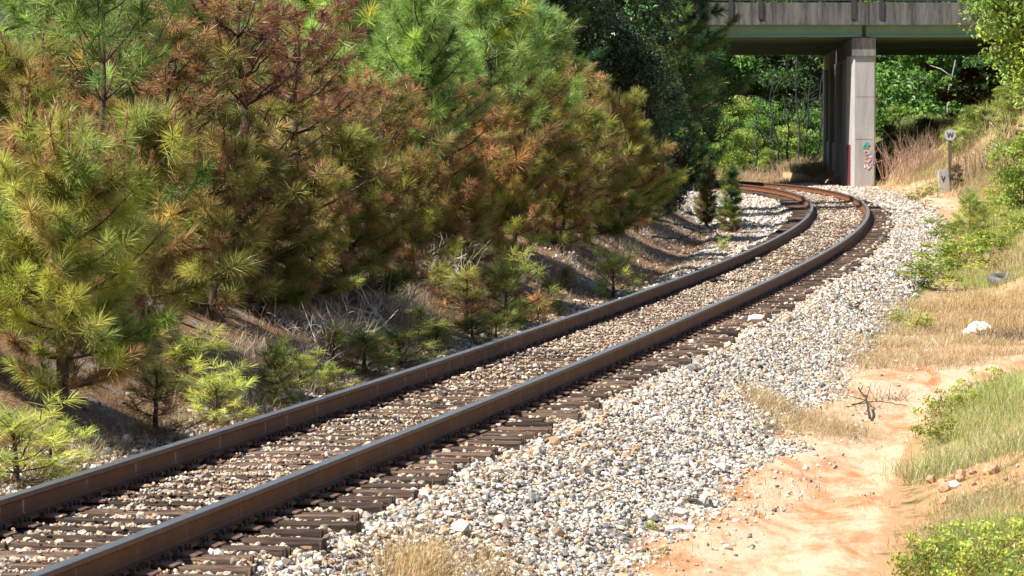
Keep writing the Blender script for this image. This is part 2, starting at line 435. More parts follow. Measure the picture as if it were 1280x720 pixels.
def mat_ground():
    m, n, p, out = new_mat('earth')
    pos = geopos(n)
    a = N(n, 'ShaderNodeAttribute', attribute_name='tint')          # r dirt, g dry thatch, b gravel, alpha scorched litter
    sp = N(n, 'ShaderNodeSeparateColor'); n.links.new(a.outputs['Color'], sp.inputs[0])
    edge = noise(n, 3.2, 6, 0.72, pos); fine = noise(n, 26, 5, 0.7, pos); big = noise(n, 0.7, 4, 0.6, pos)
    def mask(ch, k=0.9):
        q = math_(n, 'ADD', ch, math_(n, 'MULTIPLY', math_(n, 'SUBTRACT', edge, 0.5), k))
        mr = N(n, 'ShaderNodeMapRange'); mr.interpolation_type = 'SMOOTHSTEP'; n.links.new(q, mr.inputs[0])
        mr.inputs[1].default_value = 0.38; mr.inputs[2].default_value = 0.62
        return mr.outputs[0]
    # scorched pine litter of the bank, with grey ash
    lit = ramp(n, fine, [(0.25, (0.045, 0.026, 0.016)), (0.5, (0.18, 0.105, 0.062)), (0.75, (0.40, 0.27, 0.17))])
    ash = ramp(n, fine, [(0.3, (0.035, 0.031, 0.028)), (0.5, (0.16, 0.148, 0.135)), (0.72, (0.50, 0.47, 0.43))])
    c = mixc(n, ramp(n, noise(n, 1.6, 4, 0.6, pos), [(0.53, (0, 0, 0)), (0.64, (1, 1, 1))]), lit, ash)
    # forest floor / far ground
    mead = ramp(n, edge, [(0.3, (0.03, 0.055, 0.014)), (0.5, (0.09, 0.12, 0.035)), (0.7, (0.22, 0.2, 0.08))])
    c = mixc(n, mask(a.outputs['Alpha'], 0.6), mead, c)
    # dry thatch
    st = N(n, 'ShaderNodeMapping'); st.inputs['Scale'].default_value = (1, 0.35, 1); st.inputs['Rotation'].default_value = (0, 0, 0.7); n.links.new(pos, st.inputs[0])
    thn = noise(n, 45, 5, 0.75, st.outputs[0])
    th = ramp(n, thn, [(0.28, (0.14, 0.085, 0.04)), (0.5, (0.36, 0.25, 0.13)), (0.72, (0.52, 0.40, 0.24))])
    c = mixc(n, mask(sp.outputs[1], 1.1), c, th)
    # packed clay path: pale worn middle, orange clay showing through
    dm = N(n, 'ShaderNodeMapping'); dm.inputs['Scale'].default_value = (1.3, .28, 1); dm.inputs['Rotation'].default_value = (0, 0, .15); n.links.new(pos, dm.inputs[0])
    dn = noise(n, 1.5, 7, 0.72, dm.outputs[0], 0.5)
    d = ramp(n, dn, [(0.36, (0.37, 0.155, 0.07)), (0.44, (0.43, 0.24, 0.135)), (0.52, (0.47, 0.345, 0.235)), (0.78, (0.52, 0.44, 0.335))])
    d = mixc(n, 0.7, d, ramp(n, noise(n, 34, 6, 0.8, pos), [(0.30, (0.45, 0.36, 0.30)), (0.52, (1.0, 1.0, 1.0))]), 'MULTIPLY')
    ed = mask(math_(n, 'MULTIPLY', math_(n, 'SUBTRACT', 1.0, sp.outputs[0]), 1.6), 0.9)
    d = mixc(n, ed, d, mixc(n, fine, (0.30, 0.135, 0.065), (0.50, 0.30, 0.17)))
    c = mixc(n, mask(sp.outputs[0], 0.9), c, d)
    # gravel bed between the loose stones
    vo = N(n, 'ShaderNodeTexVoronoi'); vo.inputs['Scale'].default_value = 19; n.links.new(pos, vo.inputs['Vector'])
    hs = N(n, 'ShaderNodeSeparateColor'); n.links.new(vo.outputs['Color'], hs.inputs[0])
    gr = ramp(n, hs.outputs[0], [(0.0, (0.08, 0.07, 0.06)), (0.35, (0.20, 0.175, 0.15)), (0.7, (0.31, 0.285, 0.25)), (1.0, (0.40, 0.38, 0.35))])
    gr = mixc(n, ramp(n, vo.outputs['Distance'], [(0.35, (0, 0, 0)), (0.75, (1, 1, 1))]), gr, (0.05, 0.042, 0.035))
    c = mixc(n, mask(sp.outputs[2], 0.6), c, gr)
    n.links.new(c, p.inputs['Base Color']); p.inputs['Roughness'].default_value = 0.95; p.inputs['Specular IOR Level'].default_value = 0.15
    h = math_(n, 'ADD', math_(n, 'MULTIPLY', fine, 0.5), math_(n, 'MULTIPLY', thn, 0.5))
    bump(n, h, p, 0.6, 0.03)
    return m
M['ground'] = mat_ground()

# ------------------------------------------------------------------ ground
gx = np.unique(np.round(np.concatenate([np.arange(-600, -60, 30), np.arange(-60, -16, 1.5), np.arange(-16, 24, 0.2), np.arange(24, 60, 1.5), np.arange(60, 631, 30)]), 3))
gy = np.unique(np.round(np.concatenate([np.arange(-160, -10, 15), np.arange(-10, 14, 1.0), np.arange(14, 62, 0.2), np.arange(62, 172, 0.4), np.arange(172, 300, 2), np.arange(300, 1500, 40)]), 3))
GX, GY = np.meshgrid(gx, gy)
GZ = terrain(GX, GY)
gs, gt = to_st(GX.ravel(), GY.ravel())
nx, ny = len(gx), len(gy)
I = np.arange(nx * ny).reshape(ny, nx)
GF = np.stack([I[:-1, :-1], I[:-1, 1:], I[1:, 1:], I[1:, :-1]], -1).reshape(-1, 4)
edge_r = np.interp(gs, [0, 25, 32, 50, 66, 86, 106, 126, 170], [2.62, 2.72, 2.55, 2.35, 2.35, 2.7, 3.1, 3.3, 3.3])
edge_l = np.interp(gs, [0, 40, 55, 75, 90, 130], [2.4, 2.2, 2.0, 2.7, 3.8, 4.5])
mask = np.zeros((nx * ny, 4), np.float32)
mask[:, 2] = np.where(gt > 0, 1 - sstep(edge_r - 0.3, edge_r + 0.35, gt), 1 - sstep(edge_l - 0.5, edge_l + 0.5, -gt))
path = sstep(2.2, 2.75, gt) * (1 - sstep(toe(gs) - 0.5, toe(gs) + 0.3, gt)) * sstep(45, 36, gs)
path = np.maximum(path, sstep(2.9, 3.6, gt) * (1 - sstep(5.8, 7, gt)) * sstep(92, 104, gs) * sstep(150, 138, gs))
path = np.maximum(path, 0.55 * sstep(3, 4, gt) * sstep(12, 6, gt) * sstep(26, 20, gs))
mask[:, 0] = path
dry = sstep(2.4, 2.9, gt) * sstep(18, 12, gt) * (sstep(20, 26, gs) * (0.75 - 0.6 * path) + 0.35)
mask[:, 1] = np.clip(dry, 0, 1)
mask[:, 3] = sstep(-1.5, -2.5, gt) * sstep(-26, -15, gt) * sstep(150, 120, gs)
ground = mesh_obj('ground', np.stack([GX.ravel(), GY.ravel(), GZ.ravel()], 1), GF, M['ground'], None, mask, True)
tag(ground, 'clay, gravel and dry earth along both sides of the track', 'ground', None, 'structure')

# ------------------------------------------------------------------ bridge
BY = 140.0
br = tag(empty('road_bridge', (13.7, BY, -0.3)), 'weathered concrete and green steel road bridge crossing over the track', 'bridge')
BO = np.array([13.7, BY, -0.3])
def bpart(mb, name, mat, parent=None):
    o = mb.build(name, mat, parent or br)
    o.location = -BO if parent is None else (0, 0, 0)
    return o
X0, X1 = -70.0, 95.0
for (ya, yb) in ((140.0, 159.6), (160.4, 180.0)):
    m = MB(); m.box(X0, X1, ya + 0.02, yb - 0.02, 6.24, 6.46); bpart(m, 'deck', M['concrete'])
    m = MB(); m.box(X0, X1, ya + 0.6, yb - 0.6, 6.463, 6.52); bpart(m, 'road_surface', M['asphalt'])
    for k, yy in enumerate((ya, yb - 0.28)):
        m = MB()
        m.prism([(0, 6.2), (0.28, 6.2), (0.28, 6.3), (0.24, 6.42), (0.24, 7.06), (0.0, 7.06)], X0, X1)
        V = m.v[0][:, [1, 0, 2]].copy()
        V[:, 1] += yy
        m.v[0] = V; m.f = [f[::-1] for f in m.f]
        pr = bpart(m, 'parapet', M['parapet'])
        if k == 0 and ya < 150:
            for u in (913, 950, 1066, 1101, 1217, 796, 1310):
                xx = at(u, BY)
                q = MB(); q.box(xx - 0.10, xx + 0.10, BY - 0.035, BY - 0.002, 6.42, 7.09); q.box(xx - 0.07, xx + 0.07, BY - 0.03, BY + 0.2, 7.063, 7.32)
                bpart(q, 'rail_bracket', M['dark_steel'])
            q = MB(); q.box(at(1084.5, BY) - 0.02, at(1084.5, BY) + 0.02, BY - 0.012, BY - 0.002, 6.2, 7.06); bpart(q, 'expansion_joint', M['dark_steel'])
            q = MB(); q.box(X0, X1, BY + 0.06, BY + 0.16, 7.13, 7.24); q.box(X0, X1, BY + 0.06, BY + 0.16, 7.26, 7.33)
            bpart(q, 'guard_rail', M['dark_steel'])
    ng = 8
    for g in range(ng):
        yc = ya + 0.42 + g * (yb - ya - 0.84) / (ng - 1)
        m = MB()
        for (a_, b_) in ((X0, 13.62), (13.78, X1)):
            m.box(a_, b_, yc - 0.012, yc + 0.012, 5.785, 6.2)
            m.box(a_, b_, yc - 0.16, yc + 0.16, 5.745, 5.785)
            m.box(a_, b_, yc - 0.14, yc + 0.14, 6.203, 6.237)
        for xs in np.arange(X0 + 2, X1, 5.5):
            if g in (0, ng - 1): pass
            else: m.box(xs - 0.01, xs + 0.01, yc - 0.12, yc - 0.013, 5.788, 6.2)
        bpart(m, 'girder', M['green_steel'])
    q = MB(); q.prism([(13.45, 5.715), (13.95, 5.715), (13.85, 5.742), (13.55, 5.742)], ya + 0.2, ya + 0.64); bpart(q, 'bearing', M['dark_steel'])
def pier(xa, xb, mats):
    """a row of columns with a cap on each, slanting slightly across the deck"""
    n = 5
    for k in range(n):
        f = k / (n - 1)
        y0 = 140.5 + 38.3 * f; x0 = xa + (xb - xa) * f
        z0 = gz(x0, y0) - 0.6
        w = 0.47; dp = 2.3 if k == 0 else 0.75
        m = MB(); m.prism([(x0 - w, y0 + 0.0), (x0 - w + 0.12, y0 - 0.12), (x0 + w - 0.06, y0 - 0.12), (x0 + w, y0 - 0.04), (x0 + w, y0 + dp), (x0 + w - 0.12, y0 + dp + .12), (x0 - w + 0.12, y0 + dp + .12), (x0 - w, y0 + dp)], z0, 5.0)
        V = m.v[0][:, [0, 2, 1]].copy(); m.v[0] = V
        col_o = bpart(m, 'column', M['concrete'])
        if k == 0:
            for zj in (1.75, 3.4):
                q = MB(); q.box(x0 - w + .13, x0 + w - .07, y0 - .124, y0 - .121, zj, zj + .018); bpart(q, 'pour_joint', M['cap'])
    m = MB()
    for (ya, yb) in ((140.3, 159.4), (160.6, 179.8)):
        fa, fb = (ya - 140.5) / 38.3, (yb - 140.5) / 38.3
        xa_, xb_ = xa + (xb - xa) * fa, xa + (xb - xa) * fb
        w = 0.46
        V = [(xa_ - w, ya, 5.003), (xa_ + w, ya, 5.003), (xb_ + w, yb, 5.003), (xb_ - w, yb, 5.003)]
        V += [(v[0], v[1], 5.71) for v in V]
        m.add(V, [(3, 2, 1, 0), (4, 5, 6, 7), (0, 1, 5, 4), (1, 2, 6, 5), (2, 3, 7, 6), (3, 0, 4, 7)])
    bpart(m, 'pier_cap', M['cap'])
    m = MB()
    V = []
    for (f, o) in ((0.04, -0.36), (0.04, 0.3), (0.97, 0.3), (0.97, -0.36)):
        V.append((xa + (xb - xa) * f + o, 140.5 + 38.3 * f, -1.6))
    zt = [1.45] * 4
    V += [(v[0], v[1], z) for v, z in zip(V, zt)]
    m.add(V, [(3, 2, 1, 0), (4, 5, 6, 7), (0, 1, 5, 4), (1, 2, 6, 5), (2, 3, 7, 6), (3, 0, 4, 7)])
    bpart(m, 'crash_wall', M['concrete'])
pier(13.7, 15.95, None)
pier(1.2, 2.6, None)
# spray paint on the near column: red block, white letters, teal tag and faded scribble
def ribbon(P, w, yfun):
    P = np.asarray(P, float); m = MB()
    for a, b in zip(P[:-1], P[1:]):
        d = b - a; L = np.hypot(*d) + 1e-6; nrm = np.array([-d[1], d[0]]) / L * w / 2; e = d / L * w * 0.3
        q = [a - e - nrm, b + e - nrm, b + e + nrm, a - e + nrm]
        V = [(p[0], yfun(p[0]), p[1]) for p in q] + [(p[0], yfun(p[0]) - 0.004, p[1]) for p in q]
        m.add(V, [(0, 1, 2, 3), (7, 6, 5, 4), (0, 4, 5, 1), (1, 5, 6, 2), (2, 6, 7, 3), (3, 7, 4, 0)])
    return m
def px(u, v): return (at(u, 140.38), z_of(v, 140.38))
face = lambda x: 140.376 - 0.004 * (1 + 3 * abs(math.sin(x * 40)))
def graffiti(strokes, w, mat, name='graffiti'):
    tot = MB()
    for st_ in strokes:
        r = ribbon([px(*p) for p in st_], w, face)
        tot.add(np.concatenate(r.v), r.f)
    bpart(tot, name, mat)
graffiti([[(1079, 183), (1081, 178), (1083, 183)], [(1080, 181), (1083, 181)], [(1083.4, 177), (1084, 183), (1086, 180)], [(1078, 184), (1084, 184.5)]], 0.035, M['teal_paint'])
graffiti([[(1080, 190), (1083, 188), (1086, 191), (1083, 194), (1080, 192)], [(1081, 198), (1085, 196), (1088, 199), (1084, 203), (1080, 201)], [(1083, 206), (1087, 204), (1088, 208), (1084, 211)]], 0.045, M['pink_paint'])
graffiti([[(1087, 193), (1090, 191), (1091, 195)], [(1088, 196), (1091, 198)], [(1091, 200), (1090, 205), (1093, 203)]], 0.04, M['violet_paint'])
graffiti([[(1083, 205), (1085, 209)], [(1080, 206), (1081, 209)], [(1086, 196), (1089, 195)]], 0.04, M['white_paint'])
# red block and white letters on the column's left (bevelled) side, facing the track
m = MB(); xs = 13.7 - 0.47
m.box(xs - 0.006, xs - 0.002, 140.75, 142.45, -0.3, z_of(181, 140.5)); bpart(m, 'red_paint_block', M['red_paint'])
tot = MB()
zz0 = 1.35
for k, ch in enumerate([[(0, 0), (.5, 1), (1, 0)], [(0, 1), (1, .7), (0, .3), (1, 0)], [(0, 0), (0, 1), (1, 1), (1, .5), (0, .5)], [(1, 1), (0, .8), (0, .2), (1, 0), (1, .45)], [(0, 0), (.5, 1), (1, 0)]]):
    for a, b in zip(ch[:-1], ch[1:]):
        y0, z0 = 143.6 + a[0] * 2.4, zz0 - k * 0.33 + a[1] * 0.28
        y1, z1 = 143.6 + b[0] * 2.4, zz0 - k * 0.33 + b[1] * 0.28
        xw = 13.7 + 2.25 * ((y0 - 140.5) / 38.3) - 0.37
        xw2 = 13.7 + 2.25 * ((y1 - 140.5) / 38.3) - 0.37
        V = [(xw - .004, y0, z0 - .03), (xw2 - .004, y1, z1 - .03), (xw2 - .004, y1, z1 + .03), (xw - .004, y0, z0 + .03)]
        V += [(v[0] - .004, v[1], v[2]) for v in V]
        tot.add(V, [(0, 1, 2, 3), (7, 6, 5, 4), (0, 4, 5, 1), (1, 5, 6, 2), (2, 6, 7, 3), (3, 7, 4, 0)])
bpart(tot, 'graffiti', M['white_paint'])

# ------------------------------------------------------------------ rails
PROF = [(-.037, -.004), (-.033, 0), (.033, 0), (.037, -.004), (.038, -.034), (.030, -.043), (.009, -.052), (.0085, -.135), (.020, -.150), (.076, -.166), (.076, -.18), (-.076, -.18), (-.076, -.166), (-.020, -.150), (-.0085, -.135), (-.009, -.052), (-.030, -.043), (-.038, -.034)]
def rail(off, dz, label):
    ss = np.arange(-14, 200.1, 0.5)
    h = np.interp(ss, TS, TH); x = np.interp(ss, TS, TX); y = np.interp(ss, TS, TY); z = np.interp(ss, TS, TZ)
    P = np.array(PROF); k = len(P)
    V = np.stack([x[:, None] + (off + P[None, :, 0]) * np.cos(h)[:, None], y[:, None] - (off + P[None, :, 0]) * np.sin(h)[:, None], z[:, None] + dz + P[None, :, 1]], -1)
    n = len(ss)
    idx = np.arange(n * k).reshape(n, k)
    F = np.stack([idx[:-1], idx[1:], np.roll(idx, -1, 1)[1:], np.roll(idx, -1, 1)[:-1]], -1).reshape(-1, 4)
    mi = np.tile([0, 0, 0, 1, 1] + [2] * (k - 5 - 2) + [1, 1], n - 1)
    tint = np.zeros((n, k, 3)); tint[..., 0] = (ss[:, None] + 14 + off * 3.3) / 300
    tint[..., 1] = np.where((P[:, 1] < -.045) & (P[:, 1] > -.14), 1, 0)[None] * (1 if off < 0 else .35)
    o = mesh_obj('steel_rail', V.reshape(-1, 3), F, None, None, tint.reshape(-1, 3), False, [M['head'], M['headrim'], M['web']], mi)
    return tag(o, label, 'rail')
rail(-.755, -CANT / 2, 'rusty steel rail on the inside of the curve, beside the burnt bank')
rail(.755, CANT / 2, 'rusty steel rail on the outside of the curve, beside the wide gravel shoulder')

# ------------------------------------------------------------------ ties
def tie_mesh(seed):
    r = np.random.default_rng(seed)
    L, wd, ht = 2.6 + r.uniform(-.12, .12), 0.23 + r.uniform(-.015, .02), 0.18
    nxs, prof = 27, []
    ny_ = 9
    xs = np.linspace(-L / 2, L / 2, nxs)
    ys = np.linspace(-wd / 2, wd / 2, ny_)
    crack = np.zeros(ny_)
    for _ in range(3): crack[r.integers(1, ny_ - 1)] -= r.uniform(.010, .032)
    top = np.zeros((nxs, ny_))
    for i in range(nxs):
        endf = 1 + 1.5 * (abs(xs[i]) / (L / 2)) ** 3
        top[i] = crack * endf + r.normal(0, .0025, ny_) - .012 * (np.abs(ys) / (wd / 2)) ** 6
    jit = np.cumsum(r.normal(0, .003, nxs)) ; jit -= jit.mean()
    V = []
    for i in range(nxs):
        for j in range(ny_): V.append((xs[i], ys[j] + jit[i] * .5 + r.normal(0, .0015), top[i, j]))
        V.append((xs[i], ys[-1] + jit[i] * .5, -ht)); V.append((xs[i], ys[0] + jit[i] * .5, -ht))
    k = ny_ + 2
    F = [(i * k + j, (i + 1) * k + j, (i + 1) * k + (j + 1) % k, i * k + (j + 1) % k) for i in range(nxs - 1) for j in range(k)]
    F += [list(range(k)), [(nxs - 1) * k + j for j in range(k - 1, -1, -1)]]
    return np.array(V), F
def plate_mb():
    m = MB()
    # local x across the track (from the rail centre), y along the rail; sloped shoulders either side of the rail foot
    m.prism([(-.19, 0), (.19, 0), (.19, .008), (.10, .019), (.082, .026), (.079, .016), (-.079, .016), (-.082, .026), (-.10, .019), (-.19, .008)], -.095, .095)
    return m
def spike_mb():
    m = MB()
    m.box(-.008, .008, -.008, .008, -.03, .03)
    m.add([(-.022, -.016, .026), (.014, -.016, .030), (.014, .016, .030), (-.022, .016, .026), (-.02, -.012, .040), (.010, -.013, .050), (.010, .013, .050), (-.02, .012, .040)],
          [(3, 2, 1, 0), (4, 5, 6, 7), (0, 1, 5, 4), (1, 2, 6, 5), (2, 3, 7, 6), (3, 0, 4, 7)])
    return m
def anchor_mb():
    m = MB()
    m.box(-.085, .085, -.014, .014, -.012, -.001); m.box(.078, .10, -.016, .016, -.012, .032); m.box(-.10, -.078, -.016, .016, -.012, .026)
    m.box(.058, .078, -.013, .013, .016, .032)
    return m
TIE_TOP = -0.198
plate_proto = plate_mb().build('tie_plate', M['plate']); plate_me = plate_proto.data; bpy.data.objects.remove(plate_proto)
spike_proto = spike_mb().build('spike', M['spike']); spike_me = spike_proto.data; bpy.data.objects.remove(spike_proto)
anchor_proto = anchor_mb().build('rail_anchor', M['spike']); anchor_me = anchor_proto.data; bpy.data.objects.remove(anchor_proto)
tie_mes = []
for q in range(9):
    V, F = tie_mesh(100 + q)
    o = mesh_obj('wooden_tie', V, F, M['tie']); tie_mes.append(o.data); bpy.data.objects.remove(o)
TIE_LABEL = 'weathered dark wooden railway tie lying crosswise under the two rails'
tie_s = []
s_ = 7.6; k = 0
while s_ < 150:
    tie_s.append(s_)
    x, y = track_xy(s_, 0.0); h = float(np.interp(s_, TS, TH)); z = float(np.interp(s_, TS, TZ))
    o = bpy.data.objects.new('wooden_tie', tie_mes[int(rng.integers(9))]); COL.objects.link(o)
    sh = rng.uniform(-.10, .13)
    xs_, ys_ = track_xy(s_, sh)
    rz = -h + rng.normal(0, .012) + (pi if rng.random() < .5 else 0)
    o.location = (float(xs_), float(ys_), z + TIE_TOP - rng.uniform(0, .012)); o.rotation_euler = (0, CANT / 1.5 if abs(rz + h) > 1 else -CANT / 1.5, rz)
    tag(o, TIE_LABEL, 'railway tie', 'wooden ties under the track')
    fl = -1 if abs(rz + h) > 1 else 1
    if s_ < 95:
        for sd in (-1, 1):
            p_ = bpy.data.objects.new('tie_plate', plate_me); COL.objects.link(p_); p_.parent = o
            p_.location = (fl * (sd * .755 - sh), 0, .002); p_.rotation_euler = (0, 0, rng.normal(0, .03))
            if s_ < 62:
                for (a_, b_, fr_) in ((.093, .05, pi), (.093, -.05, pi), (-.093, .05, 0), (-.093, -.05, 0)):
                    q = bpy.data.objects.new('spike', spike_me); COL.objects.link(q); q.parent = p_
                    q.location = (a_ * (1 if a_ > 0 else 1), b_ + rng.normal(0, .006), .008 + rng.uniform(-.004, .012)); q.rotation_euler = (rng.normal(0, .1), rng.normal(0, .1), pi - fr_ + rng.normal(0, .3))
                if rng.random() < .8:
                    for e_ in (-1, 1):
                        q = bpy.data.objects.new('rail_anchor', anchor_me); COL.objects.link(q); q.parent = p_
                        q.location = (0, e_ * (.135 + rng.uniform(0, .02)), .016)
                        q.rotation_euler = (0, 0, pi if fl < 0 else 0)
    s_ += 0.505 + rng.normal(0, .042); k += 1
tie_s = np.array(tie_s)

# ------------------------------------------------------------------ ballast stones (nobody could count them: one object)
def ico():
    g = (1 + 5 ** .5) / 2
    v = np.array([(-1, g, 0), (1, g, 0), (-1, -g, 0), (1, -g, 0), (0, -1, g), (0, 1, g), (0, -1, -g), (0, 1, -g), (g, 0, -1), (g, 0, 1), (-g, 0, -1), (-g, 0, 1)], float)
    f = np.array([(0, 11, 5), (0, 5, 1), (0, 1, 7), (0, 7, 10), (0, 10, 11), (1, 5, 9), (5, 11, 4), (11, 10, 2), (10, 7, 6), (7, 1, 8), (3, 9, 4), (3, 4, 2), (3, 2, 6), (3, 6, 8), (3, 8, 9), (4, 9, 5), (2, 4, 11), (6, 2, 10), (8, 6, 7), (9, 8, 1)])
    return v / np.linalg.norm(v[0]), f
def rand_rot(n, r):
    q = r.normal(size=(n, 4)); q /= np.linalg.norm(q, axis=1)[:, None]
    w, x, y, z = q.T
    return np.stack([np.stack([1 - 2 * (y * y + z * z), 2 * (x * y - z * w), 2 * (x * z + y * w)], -1), np.stack([2 * (x * y + z * w), 1 - 2 * (x * x + z * z), 2 * (y * z - x * w)], -1), np.stack([2 * (x * z - y * w), 2 * (y * z + x * w), 1 - 2 * (x * x + y * y)], -1)], 1)
PAL = np.array([(.47, .455, .43), (.37, .36, .345), (.26, .255, .25), (.15, .15, .155), (.42, .355, .27), (.36, .235, .13), (.58, .565, .54), (.075, .07, .068), (.31, .275, .225)])
PAL = np.minimum(PAL * np.array([1.28, 1.265, 1.23]), .66)
RPAL_GAIN = 1.15
PW = np.array([.17, .18, .17, .12, .13, .07, .07, .04, .09]); PW /= PW.sum()
RPAL = np.array([(.40, .32, .23), (.34, .24, .15), (.44, .37, .28), (.26, .16, .095), (.48, .42, .34), (.18, .125, .09), (.30, .25, .20)])
def stones(x, y, z, size, r, tint):
    n = len(x)
    v, f = ico()
    V = v[None] * r.uniform(.62, 1.25, (n, 12, 1)) * r.uniform(.5, 1.15, (n, 1, 3))
    V = np.einsum('nij,nkj->nki', rand_rot(n, r), V)
    V[:, :, 2] *= .85
    V = V * (size[:, None, None] / 2) + np.stack([x, y, z], -1)[:, None]
    F = f[None] + (np.arange(n) * 12)[:, None, None]
    return V.reshape(-1, 3), F.reshape(-1, 3), np.repeat(tint, 12, 0)
VS, FS, CS, nv = [], [], [], 0
def ballast(s0, s1, t0, t1, dens, size, crib=False, keep=None, rusty=0.0, lift=.25):
    global nv
    n = int((s1 - s0) * (t1 - t0) * dens)
    s = rng.uniform(s0, s1, n); t = rng.uniform(t0, t1, n)
    ok = np.ones(n, bool)
    i = np.clip(np.searchsorted(tie_s, s), 1, len(tie_s) - 1)
    dt = np.minimum(np.abs(s - tie_s[i]), np.abs(s - tie_s[i - 1]))
    near_tie = (np.abs(t) < 1.36) & (s > tie_s[0] - .2)
    ok &= ~(near_tie & (dt < .125)) | (near_tie & (np.abs(t) < .6) & (rng.random(n) < np.clip(.30 + 1.4 * vnoise(s * .35, t * .8 + 40), .06, .75)))
    ok &= np.abs(np.abs(t) - .755) > .105
    if keep is not None: ok &= rng.random(n) < keep(s, t)
    s, t, dt = s[ok], t[ok], dt[ok]; n = len(s)
    x, y = track_xy(s, t)
    sz = size * np.exp(rng.normal(0, .28, n))
    sz = np.clip(sz, size * .45, size * 1.9)
    z = terrain(x, y)
    on = (np.abs(t) < 1.36) & (dt < .125)
    sz = np.where(on, sz * .75, sz)
    z = np.where(on, np.interp(s, TS, TZ) + TIE_TOP, np.where(np.abs(t) < 1.3, z + .02, z)) + sz * rng.uniform(-.05, lift + .12, n)
    col = PAL[rng.choice(len(PAL), n, p=PW)] * rng.uniform(.8, 1.15, (n, 1))
    rc = RPAL_GAIN * RPAL[rng.integers(0, len(RPAL), n)] * rng.uniform(.8, 1.15, (n, 1))
    pr = np.where(np.abs(t) < 1.3, .8, rusty + .45 * np.exp(-((np.abs(t) - 1.3) / .35)) + .35 * np.clip(vnoise(x * 1.3, y * .7), 0, 1))
    col = np.where((rng.random(n) < pr + .06)[:, None], rc, col)
    V, F, C = stones(x, y, z, sz, rng, col)
    VS.append(V); FS.append(F + nv); CS.append(C); nv += len(V)
er = lambda s: np.interp(s, [0, 25, 32, 50, 66, 86, 106, 126, 170], [2.62, 2.72, 2.55, 2.35, 2.35, 2.7, 3.1, 3.3, 3.3])
kr = lambda s, t: np.clip(1 - (t - er(s) - .22 * 2 * vnoise(s * .7, t * 1.2)) / .35, 0.02, 1) * (1 - .85 * (fbm(s * .5 + 5, t * .9) > .36))
kl = lambda s, t: np.clip(1 - (-t - np.interp(s, [0, 40, 55, 75, 90, 130], [2.3, 2.0, 1.9, 2.5, 3.6, 4.3])) / .6, .05, 1)
ballast(8, 46, 1.25, 3.6, 980, .042, keep=kr)
ballast(8, 46, 1.25, 3.2, 14, .085, keep=kr)
ballast(46, 80, 1.25, 3.6, 330, .062, keep=kr)
ballast(80, 140, 1.25, 3.9, 150, .085, keep=kr)
ballast(8, 46, -.66, .66, 700, .045, crib=True)
ballast(46, 80, -.66, .66, 330, .058, crib=True)
ballast(80, 140, -.66, .66, 140, .08, crib=True)
ballast(8, 46, -1.36, -.85, 500, .05, crib=True)
ballast(8, 46, .85, 1.36, 420, .045, crib=True, keep=lambda s, t: np.clip(.85 - .9 * (t - .95), .4, 1))
ballast(46, 100, .85, 1.36, 160, .06, crib=True, keep=lambda s, t: np.full(len(s), .22))
ballast(10, 46, -3.0, -1.3, 420, .055, keep=kl, rusty=.1)
ballast(46, 80, -4.2, -1.3, 260, .062, keep=kl)
ballast(80, 135, -5.2, -1.3, 130, .085, keep=kl)
ballast(10, 40, 3.0, 5.6, 34, .022, keep=lambda s, t: np.clip(.25 + 2 * vnoise(s * .8, t * 1.5), 0, 1), rusty=.75, lift=.1)
ballast(10, 34, 2.9, 4.0, 40, .035, keep=lambda s, t: np.clip(1.2 - (t - er(s)) / .5, 0, 1) * .7, rusty=.4, lift=.1)
b = mesh_obj('ballast_gravel', np.concatenate(VS), np.concatenate(FS), M['stone'], None, np.concatenate(CS))
tag(b, 'pale grey and tan crushed stone ballast around the ties', 'gravel', None, 'stuff')
del VS, FS, CS

# ------------------------------------------------------------------ plants: builders
def unit(v): return v / (np.linalg.norm(v, axis=-1, keepdims=True) + 1e-9)
def needles(pos, dr, col, r, n=90, length=.22, width=.005, shoot=.2, a0=20, a1=80, droop=0.0):
    T = len(pos)
    if np.isscalar(length): length = np.full(T, length)
    a0 = np.broadcast_to(a0, T); a1 = np.broadcast_to(a1, T); droop = np.broadcast_to(droop, T); shoot = np.broadcast_to(shoot, T)
    ref = np.where(np.abs(dr[:, 2:3]) > .9, [[1., 0, 0]], [[0, 0, 1.]])
    A = unit(np.cross(dr, ref)); B = np.cross(dr, A)
    u = r.random((T, n)); ang = np.radians(a0[:, None] + (a1 - a0)[:, None] * u ** .8 * r.uniform(.6, 1.15, (T, n)))
    ph = r.uniform(0, 2 * pi, (T, n))
    base = pos[:, None] - dr[:, None] * (shoot[:, None] * u)[..., None]
    side = np.cos(ph)[..., None] * A[:, None] + np.sin(ph)[..., None] * B[:, None]
    d = np.cos(ang)[..., None] * dr[:, None] + np.sin(ang)[..., None] * side
    d[..., 2] -= droop[:, None] * r.uniform(.5, 1, (T, n)); d = unit(d)
    L = length[:, None] * r.uniform(.65, 1.1, (T, n))
    w = unit(np.cross(d, r.normal(size=(T, n, 3)))) * (width * .5)
    mid = base + d * (L * .6)[..., None]
    tipd = d.copy(); tipd[..., 2] -= .12
    tip = mid + unit(tipd) * (L * .4)[..., None]
    V = np.stack([base - w, base + w, mid + w, mid - w, tip], 2).reshape(-1, 3)
    k = (np.arange(T * n) * 5)[:, None]
    F = np.concatenate([k + [[0, 1, 2]], k + [[0, 2, 3]], k + [[3, 2, 4]]])
    C = col[:, None] * r.uniform(.72, 1.25, (T, n, 1))
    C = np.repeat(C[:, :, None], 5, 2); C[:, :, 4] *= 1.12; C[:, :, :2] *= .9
    return V, F, C.reshape(-1, 3)

